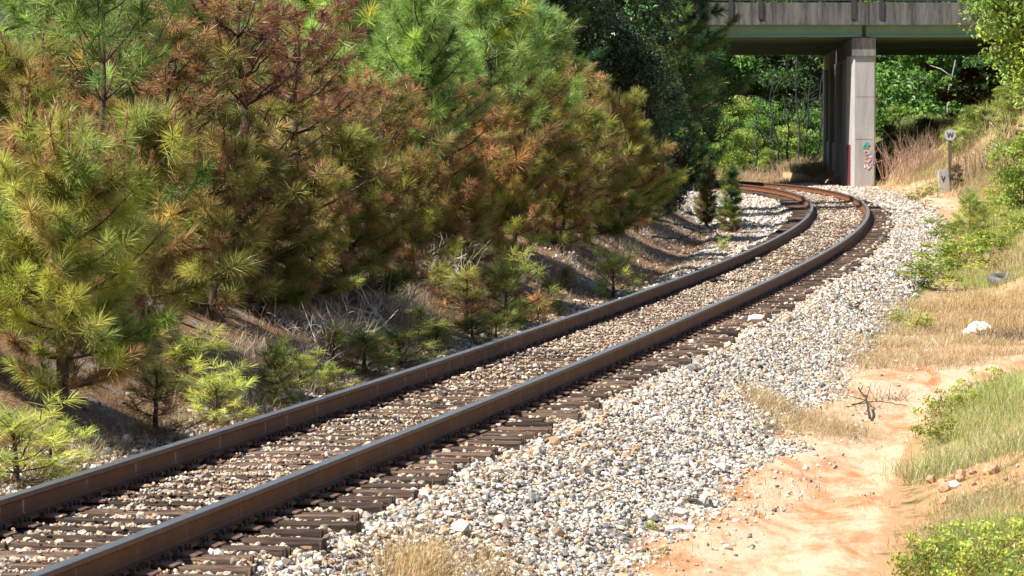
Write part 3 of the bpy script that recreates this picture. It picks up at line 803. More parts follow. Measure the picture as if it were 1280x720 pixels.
GREEN, BRIGHT, YEL, OLIVE, BROWN, ORANGE, REDBR, PINK, DARK = [np.array(c) for c in
    ((.15, .235, .055), (.34, .48, .14), (.47, .50, .11), (.27, .26, .065), (.34, .195, .09), (.48, .27, .12), (.20, .085, .055), (.45, .25, .15), (.045, .11, .035))]
GOLD_N = np.array((.46, .36, .12))
def pick(r, opts):
    w = np.array([o[1] for o in opts], float); i = r.choice(len(opts), p=w / w.sum())
    return opts[i][0] * r.uniform(.75, 1.25) * np.array([r.uniform(.9, 1.1), 1, r.uniform(.8, 1.2)])

def pine(name, seed, h, base, spread, pal, gap=.34, nb=5, needle=.22, npt=95, up=.5, candles=0, fork=False, width=.006, full=1.0, dead_angle=True):
    r = np.random.default_rng(seed)
    root = empty(name)
    nz = 12
    zz = np.linspace(0, h * .97, nz)
    tr = np.stack([np.cumsum(r.normal(0, .02 * h / 3, nz)), np.cumsum(r.normal(0, .02 * h / 3, nz)), zz], 1); tr[0, :2] = 0
    tr[0, 2] = -.25
    R0 = (.022 * h + .012) * (.5 if base > .4 else 1)
    tm = MB(); tm.tube(tr, np.linspace(R0, .010, nz) * np.where(np.arange(nz) == 0, 1.3, 1), 7)
    P, D, Cc, LN, A0, A1, DR, SH = [], [], [], [], [], [], [], []
    cur = [None]
    def tuft(p, d, hf, outer, kind=None):
        c = pal(r, hf, outer) if (cur[0] is None or r.random() < .28) else cur[0] * r.uniform(.75, 1.25)
        dead = c[0] > c[1] * 1.35
        P.append(p); D.append(unit(np.asarray(d, float))); Cc.append(c); LN.append(needle * r.uniform(.65, 1.3) * (.8 if dead else 1))
        A0.append(15); A1.append(95 if not dead else 80); DR.append(.25 if dead else .05); SH.append(needle * r.uniform(.7, 1.3))
    z = base * h
    while z < h * .96:
        hf = z / h
        rad = spread * (np.clip((1 - hf) / (1 - base), 0, 1) ** .75 * .92 + .10) * (.55 + .45 * min(1, (hf - base) / .15 + .3))
        c0 = np.array([np.interp(z, zz, tr[:, 0]), np.interp(z, zz, tr[:, 1]), z])
        a = r.uniform(0, 2 * pi)
        for b in range(nb + (r.random() < .4)):
            az = a + b * 2 * pi / nb + r.normal(0, .25)
            L = rad * r.uniform(.5, 1.3)
            cur[0] = pal(r, hf + .06, .8)
            el = up * (.35 + .9 * hf) + r.normal(0, .1)
            hd = np.array([cos(az), sin(az)])
            q = np.linspace(0, 1, 6)
            pts = np.stack([c0[0] + hd[0] * L * q, c0[1] + hd[1] * L * q, z + L * (np.tan(el) * .55 * q + .55 * q ** 2.2 * (.35 + hf) - .06 * q)], 1)
            pts[1:, :2] += r.normal(0, .02, (5, 2))
            tm.tube(pts, np.linspace(R0 * .38 * (1 - hf * .6), .004, 6), 4)
            ed = pts[-1] - pts[-2]
            tuft(pts[-1] + unit(ed) * .05, ed + [0, 0, .03], pts[-1, 2] / h, 1.0)
            ntw = int(round(full * (2 + 5 * L / max(spread, .3))))
            for f in np.linspace(.28, .93, ntw):
                i = min(int(f * 5), 4); p0 = pts[i] + (pts[i + 1] - pts[i]) * (f * 5 - i)
                sg = r.choice([-1, 1]); aa = az + sg * r.uniform(.4, 1.1)
                tl = (.13 + .24 * L * (1 - f * .5)) * r.uniform(.7, 1.3)
                dv = np.array([cos(aa), sin(aa), r.uniform(.0, .8)])
                p1 = p0 + unit(dv) * tl
                tm.tube([p0, (p0 + p1) / 2 + [0, 0, -.01], p1], [.006, .005, .003], 3)
                tuft(p1, dv + [0, 0, .25], p1[2] / h, f)
                if r.random() < .35 * full: tuft((p0 + p1) / 2, dv, p0[2] / h, f * .7)
        z += gap * r.uniform(.8, 1.2) * (1 if hf < .6 else .8)
    top = tr[-1]; cur[0] = None
    for k in range(4):
        dv = np.array([r.normal(0, .4), r.normal(0, .4), 1.0]); tuft(top + unit(dv) * .12 * (k > 0) + [0, 0, .05], dv, 1.0, 1.0)
    nP = len(P)
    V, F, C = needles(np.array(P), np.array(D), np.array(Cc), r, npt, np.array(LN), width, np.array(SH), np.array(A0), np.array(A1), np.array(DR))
    if candles:
        cand = []
        sel = sorted(range(nP), key=lambda i: -P[i][2] - 1.2 * np.hypot(P[i][0], P[i][1]) + r.normal(0, .35))[:candles]
        cp, cd = [], []
        for i in sel:
            L = r.uniform(.14, .34)
            tip = P[i] + np.array([r.normal(0, .03), r.normal(0, .03), L])
            tm.tube([P[i] - [0, 0, .05], (P[i] + tip) / 2, tip], [.010, .009, .006], 4)
            for f in np.linspace(.2, 1, 4):
                cp.append(P[i] + (tip - P[i]) * f); cd.append(unit(tip - P[i]))
        cc = np.array([pick(r, [(PINK, 3), (ORANGE, 2), (BROWN, 2)]) for _ in cp])
        V2, F2, C2 = needles(np.array(cp), np.array(cd), cc, r, 34, .055, .006, .08, 10, 45)
        F = np.concatenate([F, F2 + len(V)]); V = np.concatenate([V, V2]); C = np.concatenate([C, C2])
    tm.build('trunk', M['bark'], root, True)
    mesh_obj('crown', V, F, M['needle'], root, C)
    root['_h'] = float(h)
    return root

def leaves(pos, col, r, size, flat=.5, face=None):
    n = len(pos)
    nrm = r.normal(size=(n, 3)); nrm[:, 2] = np.abs(nrm[:, 2]) + flat
    if face is not None: nrm = nrm * .6 + face
    nrm = unit(nrm)
    a = unit(np.cross(nrm, r.normal(size=(n, 3)))); b = np.cross(nrm, a)
    s = size * r.uniform(.65, 1.3, (n, 1))
    fold = nrm * s * .12
    droop = np.array([[0, 0, -.18]]) * s
    V = np.stack([pos - a * s * .5, pos - b * s * .27 + fold, pos + a * s * .5 + droop, pos + b * s * .27 + fold], 1).reshape(-1, 3)
    k = (np.arange(n) * 4)[:, None]
    F = np.concatenate([k + [[0, 1, 2]], k + [[0, 2, 3]]])
    return V, F, np.repeat(col, 4, 0)

def broadleaf(name, seed, h, rad, base, nclump, per, leaf, cols, mat='leaf', stems=1, lean=0.1, clump=.32, vines=False, flat=.6):
    r = np.random.default_rng(seed)
    root = empty(name)
    tm = MB(); P, C, FC = [], [], []
    centers = []
    for st in range(stems):
        a = r.uniform(0, 2 * pi); q = np.linspace(0, 1, 8)
        off = rad * (.12 if stems == 1 else .55) * r.uniform(.5, 1)
        pts = np.stack([cos(a) * off * q + np.cumsum(r.normal(0, .02 * h / 3, 8)) , sin(a) * off * q + np.cumsum(r.normal(0, .02 * h / 3, 8)), h * .86 * q], 1)
        pts[0] = (cos(a) * .05 * stems, sin(a) * .05 * stems, -.3)
        R0 = (.018 * h + .012 if h > 1.5 else .012 * h) / stems ** .5
        tm.tube(pts, np.linspace(R0, min(.012, R0 * .4), 8), 7)
        for _ in range(max(3, nclump // stems)):
            zf = base + (1 - base) * r.beta(1.6, 1.3)
            prof = np.sin(pi * np.clip((zf - base) / (1 - base), .03, .97)) ** .6 * (1.08 - .3 * zf)
            rr = rad * prof * np.sqrt(r.uniform(.12, 1)) * r.uniform(.75, 1.15)
            az = r.uniform(0, 2 * pi)
            k = min(.95, max(.12, zf * .8)); i = min(int(k * 7), 6); p0 = pts[i] + (pts[i + 1] - pts[i]) * (k * 7 - i)
            cx = np.array([np.interp(zf, q, pts[:, 0]) + rr * cos(az), np.interp(zf, q, pts[:, 1]) + rr * sin(az), zf * h])
            mid = (p0 + cx) / 2 + r.normal(0, .04 * h / 3, 3)
            tm.tube([p0, mid, cx], [R0 * .3, R0 * .18, min(.006, R0 * .12)], 4)
            centers.append(cx)
            n = int(per * r.uniform(.5, 1.5))
            cr = clump * rad * r.uniform(.6, 1.3)
            g = r.normal(size=(n, 3)); g = unit(g) * (r.random((n, 1)) ** .45) * cr * [1, 1, .62]
            P.append(cx + g); FC.append(unit(g) * .7)
            c = cols[r.integers(len(cols))] * r.uniform(.7, 1.3)
            C.append(c * r.uniform(.75, 1.25, (n, 1)) * np.stack([r.uniform(.9, 1.12, n), np.ones(n), r.uniform(.85, 1.15, n)], 1))
    P, C, FC = np.concatenate(P), np.concatenate(C), np.concatenate(FC)
    V, F, CC = leaves(P, C, r, leaf, flat, FC)
    tm.build('trunk', M['bark'], root, True)
    mesh_obj('crown', V, F, M[mat], root, CC)
    root['_h'] = float(h)
    return root

def blades(x, y, z, hgt, r, cols, width=.006, lean=.5, ldir=None):
    n = len(x)
    az = r.uniform(0, 2 * pi, n)
    ln = np.abs(r.normal(0, lean, n)) + .08
    d = np.stack([np.cos(az), np.sin(az), np.zeros(n)], 1) * ln[:, None]
    if ldir is not None: d += np.asarray(ldir)
    wv = np.stack([-np.sin(az + r.normal(0, .8, n)), np.cos(az), np.zeros(n)], 1) * (width / 2)
    b = np.stack([x, y, z - .015], 1); H = hgt[:, None]
    m = b + np.array([0, 0, .6]) * H + d * H * .35
    t = b + np.array([0, 0, 1.0]) * H * (1 - .25 * np.minimum(ln, 1.4)[:, None]) + d * H * 1.0
    V = np.stack([b - wv, b + wv, m + wv * .8, m - wv * .8, t], 1).reshape(-1, 3)
    k = (np.arange(n) * 5)[:, None]
    F = np.concatenate([k + [[0, 1, 2]], k + [[0, 2, 3]], k + [[3, 2, 4]]])
    c = cols[r.integers(0, len(cols), n)] * r.uniform(.7, 1.25, (n, 1))
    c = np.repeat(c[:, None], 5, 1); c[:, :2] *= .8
    return V, F, c.reshape(-1, 3)

def brush(name, seed, n, h, rad, cols, width=.008, mat='tinted', lean=.6, parts=False):
    """a tangle of dead stems with side twigs, one mesh"""
    r = np.random.default_rng(seed)
    m = MB()
    for i in range(n):
        a, q = r.uniform(0, 2 * pi), np.sqrt(r.random()) * rad * .7
        p0 = np.array([q * cos(a), q * sin(a), -.05]); L = h * r.uniform(.45, 1.15)
        d = np.array([r.normal(0, lean), r.normal(0, lean), 1.0]); d /= np.linalg.norm(d)
        p1 = p0 + d * L * .55; d2 = unit(d + r.normal(0, .25, 3)); p2 = p1 + d2 * L * .45
        c = cols[r.integers(len(cols))] * r.uniform(.7, 1.25)
        m.tube([p0, p1, p2], [width, width * .75, width * .3], 3, c)
        for _ in range(r.integers(1, 4)):
            f = r.uniform(.3, .95); b0 = p0 + (p1 - p0) * min(1, f / .55) + (p2 - p1) * max(0, (f - .55) / .45)
            e = unit(d + r.normal(0, .6, 3)) * L * r.uniform(.12, .32)
            m.tube([b0, b0 + e * .55 + [0, 0, .01], b0 + e], [width * .55, width * .4, width * .2], 3, c)
    return m.build(name, M[mat])

# ------------------------------------------------------------------ plants: kinds
def zone(*bands):
    """bands: (top height fraction, options)"""
    def f(r, hf, outer):
        hf = hf + r.normal(0, .05)
        for lim, o in bands:
            if hf <= lim: return pick(r, o)
        return pick(r, bands[-1][1])
    return f
K = {}
K['lush'] = pine('pine_tree', 11, 3.0, .14, 1.15, zone((.3, [(OLIVE, 3), (YEL, 2), (BROWN, 1), (GREEN, 2)]), (.8, [(YEL, 5), (OLIVE, 2.5), (BRIGHT, .8), (GOLD_N, 2)]), (1.2, [(YEL, 3), (GOLD_N, 2), (ORANGE, 1), (OLIVE, 2)])), gap=.27, needle=.20, npt=120, width=.0045, candles=34)
K['lush2'] = pine('pine_tree', 12, 2.8, .10, 1.1, zone((.4, [(OLIVE, 3), (YEL, 3), (GREEN, 1)]), (1.2, [(YEL, 4), (OLIVE, 2.5), (GOLD_N, 2), (ORANGE, 1)])), gap=.27, needle=.20, npt=120, width=.0045, candles=26)
K['olive'] = pine('pine_tree', 13, 2.5, .08, 1.0, zone((.45, [(OLIVE, 5), (GREEN, 1), (BROWN, 2)]), (1.2, [(OLIVE, 4), (YEL, 2.5), (BROWN, 1.6), (GOLD_N, 2.2), (GREEN, .6)])), gap=.32, needle=.23, npt=95, candles=5, full=.8)
K['olive2'] = pine('pine_tree', 14, 2.6, .08, 1.05, zone((.5, [(OLIVE, 4), (BROWN, 2.5), (YEL, 1.5)]), (1.2, [(YEL, 2.2), (OLIVE, 3), (GOLD_N, 2.5), (ORANGE, 1.3), (BROWN, 1.5)])), gap=.32, needle=.23, npt=95, candles=12, full=.75)
K['scorch'] = pine('pine_tree', 15, 4.0, .12, 1.35, zone((.35, [(OLIVE, 3), (BROWN, 3), (GREEN, 1)]), (.62, [(BROWN, 3), (OLIVE, 4), (GOLD_N, 1.5)]), (1.2, [(REDBR, 5), (BROWN, 2), (OLIVE, 1)])), gap=.40, needle=.21, npt=75, full=.6, up=.8)
K['scorch2'] = pine('pine_tree', 16, 3.6, .15, 1.2, zone((.5, [(BROWN, 3), (OLIVE, 4), (GOLD_N, 2)]), (1.2, [(BROWN, 3), (ORANGE, 2), (GOLD_N, 2.2), (OLIVE, 2.2), (REDBR, .7)])), gap=.40, needle=.21, npt=75, full=.6, up=.8)
K['mixed'] = pine('pine_tree', 17, 4.2, .12, 1.3, zone((.25, [(OLIVE, 3), (BROWN, 3)]), (.52, [(BROWN, 3), (ORANGE, 2), (OLIVE, 1)]), (1.2, [(BRIGHT, 6), (GREEN, 1), (YEL, .6)])), gap=.40, needle=.25, npt=110, up=.65, full=.75)
K['mixed2'] = pine('pine_tree', 18, 4.4, .15, 1.2, zone((.48, [(BROWN, 4), (ORANGE, 2), (OLIVE, 1.5)]), (1.2, [(BRIGHT, 6), (GREEN, 1)])), gap=.40, needle=.25, npt=110, up=.65, full=.75)
K['green'] = pine('pine_tree', 19, 5.0, .10, 1.5, zone((.3, [(GREEN, 3), (OLIVE, 1)]), (1.2, [(BRIGHT, 6), (GREEN, 1.5)])), gap=.42, needle=.25, npt=95, full=.75)
K['green2'] = pine('pine_tree', 20, 5.2, .2, 1.5, zone((.4, [(GREEN, 3), (BROWN, 1)]), (1.2, [(BRIGHT, 4), (GREEN, 4)])), gap=.44, needle=.25, npt=95, up=.75, full=.75)
K['fork'] = pine('pine_tree', 22, 4.8, .50, 1.5, zone((.5, [(BROWN, 2), (GREEN, 2)]), (1.2, [(BRIGHT, 5), (GREEN, 2), (YEL, 1)])), gap=.55, nb=4, needle=.25, npt=120, up=1.05, full=.8)
K['dark'] = pine('pine_tree', 21, 7.0, .12, 1.9, zone((1.2, [(DARK, 4), (GREEN, 1.5)])), gap=.45, nb=6, needle=.24, npt=90, width=.009)
K['sap_yel'] = pine('pine_sapling', 31, .75, .03, .46, zone((1.2, [(YEL * 1.2, 5), (OLIVE, .8), (BRIGHT, 1.0), (ORANGE, .5)])), gap=.16, nb=4, needle=.15, npt=44, width=.004, full=.4, up=1.15)
K['sap_brown'] = pine('pine_sapling', 32, .85, .08, .30, zone((.55, [(ORANGE, 2), (REDBR, 3), (BROWN, 2)]), (1.2, [(BROWN, 2), (OLIVE, 2), (YEL, 1.5)])), gap=.19, nb=4, needle=.15, npt=42, width=.004, full=.4)
K['sap_olive'] = pine('pine_sapling', 33, .85, .05, .36, zone((1.2, [(OLIVE, 4), (GREEN, 2), (YEL, 1)])), gap=.18, nb=4, needle=.15, npt=44, width=.004, full=.45, up=1.1)
K['sap_orange'] = pine('pine_sapling', 34, .6, .05, .3, zone((1.2, [(ORANGE, 4), (BROWN, 2)])), gap=.18, nb=4, needle=.15, npt=45, width=.004, full=.4)
K['sap_tall'] = pine('pine_sapling', 35, 1.9, .06, .30, zone((.35, [(OLIVE, 3), (BROWN, 1.5)]), (1.2, [(DARK, 4), (GREEN, 1.5), (OLIVE, 1)])), gap=.19, nb=4, needle=.15, npt=70, width=.007, full=.5)
K['sap_lean'] = pine('pine_sapling', 37, 1.9, .10, .30, zone((.6, [(OLIVE * .7, 3), (BROWN * .7, 2)]), (1.2, [(OLIVE * .6, 3), (DARK, 2), (BROWN * .6, 1)])), gap=.19, nb=5, needle=.15, npt=70, width=.007, full=.5)
K['sap_green'] = pine('pine_sapling', 36, .8, .04, .40, zone((1.2, [(BRIGHT, 3), (YEL, 3)])), gap=.17, nb=5, needle=.16, npt=50, width=.005, full=.45)

LD = [1.2 * np.array(c) for c in ((.028, .062, .020), (.040, .085, .026), (.05, .10, .032), (.022, .05, .018))]
LG = [1.3 * np.array(c) for c in ((.07, .15, .03), (.10, .21, .035), (.05, .11, .028), (.14, .25, .045))]
LP = [np.array(c) for c in ((.30, .39, .08), (.38, .45, .10), (.23, .33, .06))]
LB = [np.array(c) for c in ((.30, .36, .05), (.20, .29, .045), (.38, .40, .07))]
LR = [np.array(c) for c in ((.10, .06, .03), (.05, .06, .025), (.13, .07, .04), (.035, .05, .02))]
LK = [np.array(c) for c in ((.34, .18, .13), (.26, .13, .08), (.38, .22, .17))]
K['magnolia'] = broadleaf('broadleaf_tree', 41, 8.5, 2.4, .10, 150, 90, .17, LD, 'gloss_leaf')
K['magnolia2'] = broadleaf('broadleaf_tree', 42, 8.0, 2.2, .10, 140, 90, .17, LD + LG[2:3], 'gloss_leaf')
K['wood'] = broadleaf('broadleaf_tree', 43, 12, 3.2, .05, 150, 85, .24, LG, clump=.26)
K['wood2'] = broadleaf('broadleaf_tree', 44, 13, 3.4, .16, 140, 85, .24, LG[:1] + LG[2:3] + LD[2:3], clump=.26)
K['wood3'] = broadleaf('broadleaf_tree', 45, 11, 3.0, .04, 150, 85, .24, LG[1:] , clump=.26)
K['woodd'] = broadleaf('broadleaf_tree', 46, 12, 3.0, .03, 150, 85, .24, LD, clump=.28)
K['shrub_dark'] = broadleaf('shrub', 51, 3.0, 1.0, .03, 70, 80, .10, LR, 'gloss_leaf', 4)
K['shrub_lime'] = broadleaf('shrub', 52, 3.2, 1.6, .02, 90, 90, .13, LP, 'leaf', 5)
K['shrub_green'] = broadleaf('shrub', 53, 2.4, 1.3, .02, 80, 80, .12, LG, 'leaf', 5)
K['shrub_pink'] = broadleaf('shrub', 54, 1.6, .9, .05, 50, 70, .09, LK, 'leaf', 4)
K['shrub_young'] = broadleaf('shrub', 55, .9, .55, .02, 40, 60, .055, LB, 'leaf', 6)
K['weed'] = broadleaf('weed', 56, .5, .30, .05, 30, 26, .045, LB + LP + [np.array((.42, .36, .12))], 'leaf', 9, flat=.1)
K['gum'] = broadleaf('broadleaf_tree', 57, 9.5, 2.3, .30, 190, 110, .14, [LP[2] * 1.2, LG[3] * 1.3, LB[0] * 1.4, LP[0]], 'leaf')
KINDS = dict(K)
used = set()
def plant(kind, u, d, vtop=None, h=None, label='', group=None, rz=None, cat=None, xy=None, sink=0.0, wide=1.0):
    src = K[kind]
    x, y = xy if xy is not None else (at(u, d), d)
    z = gz(x, y) - sink
    hh = h if h is not None else max(.4, z_of(vtop, y) - z)
    if kind in used: o = copy_tree(src)
    else: o = src; used.add(kind)
    o.location = (x, y, z)
    sc = hh / src['_h']
    o.scale = (sc * wide, sc * wide, sc)
    o.rotation_euler = (0, 0, rng.uniform(0, 2 * pi) if rz is None else rz)
    tag(o, label, cat or {'pine_tree': 'pine tree', 'pine_sapling': 'sapling', 'broadleaf_tree': 'tree', 'shrub': 'shrub', 'weed': 'weed'}[o.name.split('.')[0]], group)
    return o

# ---- the scorched stand on the left bank, front row to back
FR = 'young pines on the left bank'
plant('lush', 72, 31.5, 165, label='bushy yellow-green pine with brown candles, nearest the left rail', group=FR, rz=.6)
plant('lush2', -75, 32, 130, label='yellow-green pine with brown candles cut by the left picture edge', group=FR)
plant('olive', 175, 37, 150, label='olive pine directly behind the nearest bushy yellow-green pine', group=FR)
plant('lush2', 25, 37.5, 70, label='candle-tipped pine behind the nearest pine at the left picture edge', group=FR)
plant('fork', 128, 39, -120, label='tall bright green pine with forking bare limbs above the nearest pine', group=FR, rz=2)
plant('green', -10, 44, -150, label='tall bright green pine at the top left corner', group=FR)
plant('olive2', 262, 40.5, 175, label='low dark green pine overhanging the brown litter slope', group=FR)
plant('scorch', 300, 43, 5, label='pine with dark red-brown dead crown, upper left', group=FR, wide=1.3)
plant('scorch2', 215, 42, 40, label='brown scorched pine left of the red-brown crown', group=FR, wide=1.3)
plant('scorch', 372, 47, 20, label='dark brown scorched pine with bare black limbs right of the red-brown crown', group=FR, wide=1.3)
plant('olive', 330, 42.5, 200, label='olive pine below the red-brown crown', group=FR)
plant('olive', 440, 46.5, 170, label='olive pine above the grey brush on the bank', group=FR)
plant('olive2', 395, 45, 210, label='dull olive pine with brown sprays above the grey brush', group=FR)
plant('mixed', 425, 55, -50, label='green-topped pine with brown lower boughs, second tall one from the left', group=FR)
plant('mixed2', 520, 54, -25, label='tall pine with fluffy bright green top over orange-brown boughs', group=FR)
plant('mixed', 610, 59.5, -35, label='bright green fluffy pine top above the brown band, mid stand', group=FR)
plant('mixed2', 672, 64, 20, label='rightmost pine with a bright green top in the stand', group=FR)
plant('scorch2', 480, 51, 115, label='orange-brown scorched pine below the fluffy green top', group=FR, wide=1.3)
plant('scorch2', 560, 56, 115, label='brown scorched pine with visible bare stems in mid stand', group=FR, wide=1.3)
plant('olive2', 515, 50.5, 195, label='yellow-olive pine in front of the scorched mid stand', group=FR)
plant('olive', 580, 55, 205, label='olive pine leaning over the burnt bank below the brown band', group=FR)
plant('scorch2', 625, 61, 118, label='russet pine under the bright green top right of mid stand', group=FR, wide=1.3)
plant('olive2', 640, 59, 185, label='yellow pine with rusty sprays near the right end of the stand', group=FR)
plant('scorch2', 690, 66, 85, label='reddish-brown pine beneath the rightmost bright green top', group=FR, wide=1.3)
plant('olive2', 700, 64, 190, label='olive pine low at the right end of the stand', group=FR)
plant('olive', 735, 69, 140, label='dull green pine beside the dark glossy tree', group=FR)
plant('lush2', 775, 76, 125, label='yellow-tipped pine with an orange candle at the stand right end', group=FR)
plant('olive', 795, 79, 175, label='olive green pine last in the stand before the dark shrubs', group=FR)
plant('scorch2', 95, 43, 60, label='brown scorched pine under the forking green pine', group=FR, wide=1.3)
plant('green', 50, 43.5, -110, label='bright green pine between the top left corner and the forking pine', group=FR)
plant('green', 205, 45, -95, label='bright green pine just right of the forking pine', group=FR)
plant('olive2', 45, 41, 110, label='olive pine under the tall green pine at the top left corner', group=FR)
plant('olive2', 118, 35.5, 240, label='low pine tucked behind the trunk of the nearest pine', group=FR)
plant('olive', 10, 35, 250, label='dark low pine at the left picture edge below the candles', group=FR)
for i, (u, d, vt, kd, lb) in enumerate((
    (250, 46, 110, 'olive', 'dull green pine between the brown scorched pine and the red-brown crown'),
    (345, 51, 90, 'scorch2', 'brown pine filling the gap right of the red-brown crown'),
    (400, 50, 120, 'scorch', 'dead brown pine above the olive pine over the grey brush'),
    (455, 54, 105, 'scorch2', 'rusty pine under the second tall green top'),
    (530, 58, 110, 'scorch2', 'rust coloured pine in the very middle of the brown band'),
    (600, 60, 130, 'olive2', 'yellowish pine in the lower part of the brown band'),
    (655, 64, 120, 'scorch2', 'rusty brown pine left of the reddish-brown one'),
    (725, 73, 95, 'scorch2', 'last brown pine at the right end of the brown band'),
    (150, 45, 30, 'mixed', 'green-topped pine right of the forking green pine'),
    (-20, 40, 40, 'mixed', 'green-topped pine at the left picture edge, second row'))):
    plant(kd, u, d, vt, label=lb, group=FR, wide=1.15)
BK = 'tall green pines behind the scorched stand'
for i, (u, d, vt, kd) in enumerate(((60, 56, -180, 'green'), (190, 52, -120, 'green'), (270, 56, -130, 'green2'), (345, 60, -150, 'green'), (400, 70, -160, 'dark'), (470, 66, -150, 'green2'), (560, 74, -160, 'green'), (640, 82, -140, 'dark'), (120, 70, -220, 'dark'), (300, 78, -220, 'dark'), (540, 92, -200, 'dark'), (220, 64, -160, 'green'))):
    plant(kd, u, d, vt, label='tall green pine filling the gap behind the scorched stand', group=BK)
# ---- dark broadleaf group at the end of the stand
plant('magnolia', 705, 84, -95, label='dark glossy broadleaf tree rising behind the rightmost green pine top', group='dark broadleaf trees left of the bridge')
plant('magnolia2', 768, 92, -75, label='dark glossy broadleaf tree in the middle of the dark group left of the bridge', group='dark broadleaf trees left of the bridge')
plant('magnolia', 790, 84, 40, label='lower dark broadleaf tree in front of the dark group left of the bridge', group='dark broadleaf trees left of the bridge')
plant('dark', 838, 104, -110, label='dark green pine overlapping the left end of the bridge parapet')
plant('dark', 800, 110, -140, label='dark tall pine behind the dark broadleaf trees left of the bridge')
plant('dark', 835, 96, 110, h=3.6, label='dark pine bough low in front of the bridge end')
plant('shrub_dark', 790, 84.5, 170, label='dark reddish shrub with glossy leaves at the stand right end')
plant('shrub_dark', 838, 96, 165, label='dark bronze-leaved shrub left of the two small pines')
plant('shrub_dark', 815, 90, 200, label='dark shrub on the bank above the fallen black branches')
# ---- seedlings on the left verge, along the rail
def seed(kind, u, v, h, label, wide=1.0):
    x, y = hit(u, v)
    if 'tall' not in kind and 'lean' not in kind: h *= .74; wide *= 1.35
    return plant(kind, 0, 0, None, h, label, xy=(x, y), wide=wide)
seed('sap_yel', 18, 612, .62, 'bright yellow-green pine seedling in the lower left corner by the rail', 1.4)
seed('sap_brown', 195, 550, .85, 'red-brown pine sapling right of the dark trunk')
seed('sap_yel', 268, 534, .50, 'yellow-green pine seedling just behind the rail, right of the red-brown sapling', 1.2)
seed('sap_olive', 345, 510, .72, 'green pine seedling below the shaded litter slope')
seed('sap_brown', 417, 470, .66, 'thin brown and yellow sapling in front of the grey brush')
seed('sap_yel', 500, 464, .50, 'yellow-green clump of pine shoots under the pale fallen log', 1.9)
seed('sap_olive', 455, 470, .55, 'dull green pine shoots left of the yellow-green clump under the log', 1.5)
seed('sap_yel', 408, 492, .28, 'small yellow clump touching the rail below the thin brown sapling', 1.6)
seed('sap_yel', 447, 368, .42, 'small yellow sapling high on the bank above the grey brush')
seed('sap_yel', 492, 388, .38, 'small yellow-olive sapling at the right edge of the grey brush')
seed('sap_yel', 526, 410, .26, 'tiny yellow tuft on the bank right of the pale log', 1.3)
seed('sap_brown', 583, 415, 1.0, 'rust-orange sapling under the stand, right of the pale log')
seed('sap_brown', 612, 395, .85, 'slender red-brown sapling beside the rust-orange one')
seed('sap_yel', 632, 408, .95, 'pale yellow-green sapling right of the slender red-brown one')
seed('sap_olive', 590, 432, .42, 'olive shrubby seedling at the rail below the rust-orange sapling', 1.7)
seed('sap_orange', 672, 402, .48, 'orange-brown dead seedling beside the rail, mid track')
seed('sap_olive', 686, 385, .52, 'dark green seedling right behind the orange-brown dead one')
seed('sap_yel', 700, 396, .26, 'small yellow tuft by the rail right of the dark green seedling', 1.3)
seed('sap_yel', 767, 376, .8, 'lone bright yellow sapling on open gravel beside the rail')
seed('sap_olive', 708, 362, .40, 'sparse olive seedling on the burnt slope left of the lone yellow sapling')
seed('sap_yel', 650, 345, .3, 'single lime tuft under the pines on the burnt slope')
seed('sap_lean', 883, 284, 1.75, 'left of two small dark pines on gravel inside the curve', 1.0)
seed('sap_tall', 914, 293, 1.6, 'right of two small dark pines on gravel inside the curve', 1.1)
seed('sap_yel', 905, 315, .28, 'low green weed on gravel below the two small dark pines')

seed('sap_yel', 60, 590, .38, 'small yellow-green seedling left of the dark trunk by the rail', 1.5)
seed('sap_yel', 232, 500, .62, 'yellow-olive sapling behind the red-brown one, at the foot of the nearest pines', 1.3)
seed('sap_yel', 375, 486, .36, 'yellow seedling between the green sapling and the thin brown one', 1.5)
seed('sap_olive', 545, 440, .4, 'grey-green seedling by the rail right of the yellow-green clump', 1.5)
seed('sap_yel', 620, 425, .34, 'pale yellow tuft at the rail below the slender red-brown sapling', 1.5)
seed('sap_olive', 655, 405, .38, 'olive tuft touching the rail left of the orange-brown dead seedling', 1.5)
seed('sap_brown', 548, 385, .7, 'brownish sapling on the bank between the log and the rust-orange sapling')
seed('sap_brown', 640, 372, .7, 'dull red-brown sapling on the bank above the pale yellow-green one')
# ---- woods beyond the bridge
WB = 'woodland trees beyond the bridge, left of the pier'
woods = [(820, 232, 'wood'), (855, 240, 'woodd'), (880, 238, 'wood'), (905, 242, 'wood3'), (935, 236, 'wood3'), (965, 240, 'wood2'), (990, 234, 'wood2'), (1012, 240, 'wood2'), (1040, 226, 'woodd'), (845, 250, 'wood'), (900, 262, 'woodd'), (950, 268, 'wood'), (1000, 270, 'woodd'), (1050, 262, 'wood2'), (790, 235, 'woodd'), (870, 285, 'woodd'), (915, 290, 'wood'), (960, 295, 'woodd'), (1005, 300, 'wood'), (1050, 290, 'woodd'), (835, 280, 'wood')]
for u, d, kd in woods:
    plant(kd, u, d, None, rng.uniform(11, 14.5) * (1 if d < 275 else 1.25), label='leafy green woodland tree beyond the bridge, left of the pier', group=WB)
WR = 'woodland trees beyond the bridge, right of the pier'
for u, d, kd in [(1105, 215, 'wood3'), (1135, 222, 'wood2'), (1165, 212, 'wood'), (1200, 220, 'woodd'), (1235, 214, 'wood3'), (1270, 206, 'wood'), (1120, 250, 'woodd'), (1180, 250, 'wood2'), (1250, 248, 'woodd'), (1310, 225, 'wood'), (1150, 232, 'woodd'), (1090, 270, 'woodd'), (1130, 285, 'wood'), (1170, 280, 'woodd'), (1215, 275, 'woodd'), (1255, 285, 'wood')]:
    plant(kd, u, d, None, rng.uniform(9, 12), label='dark woodland tree beyond the bridge, right of the pier', group=WR)
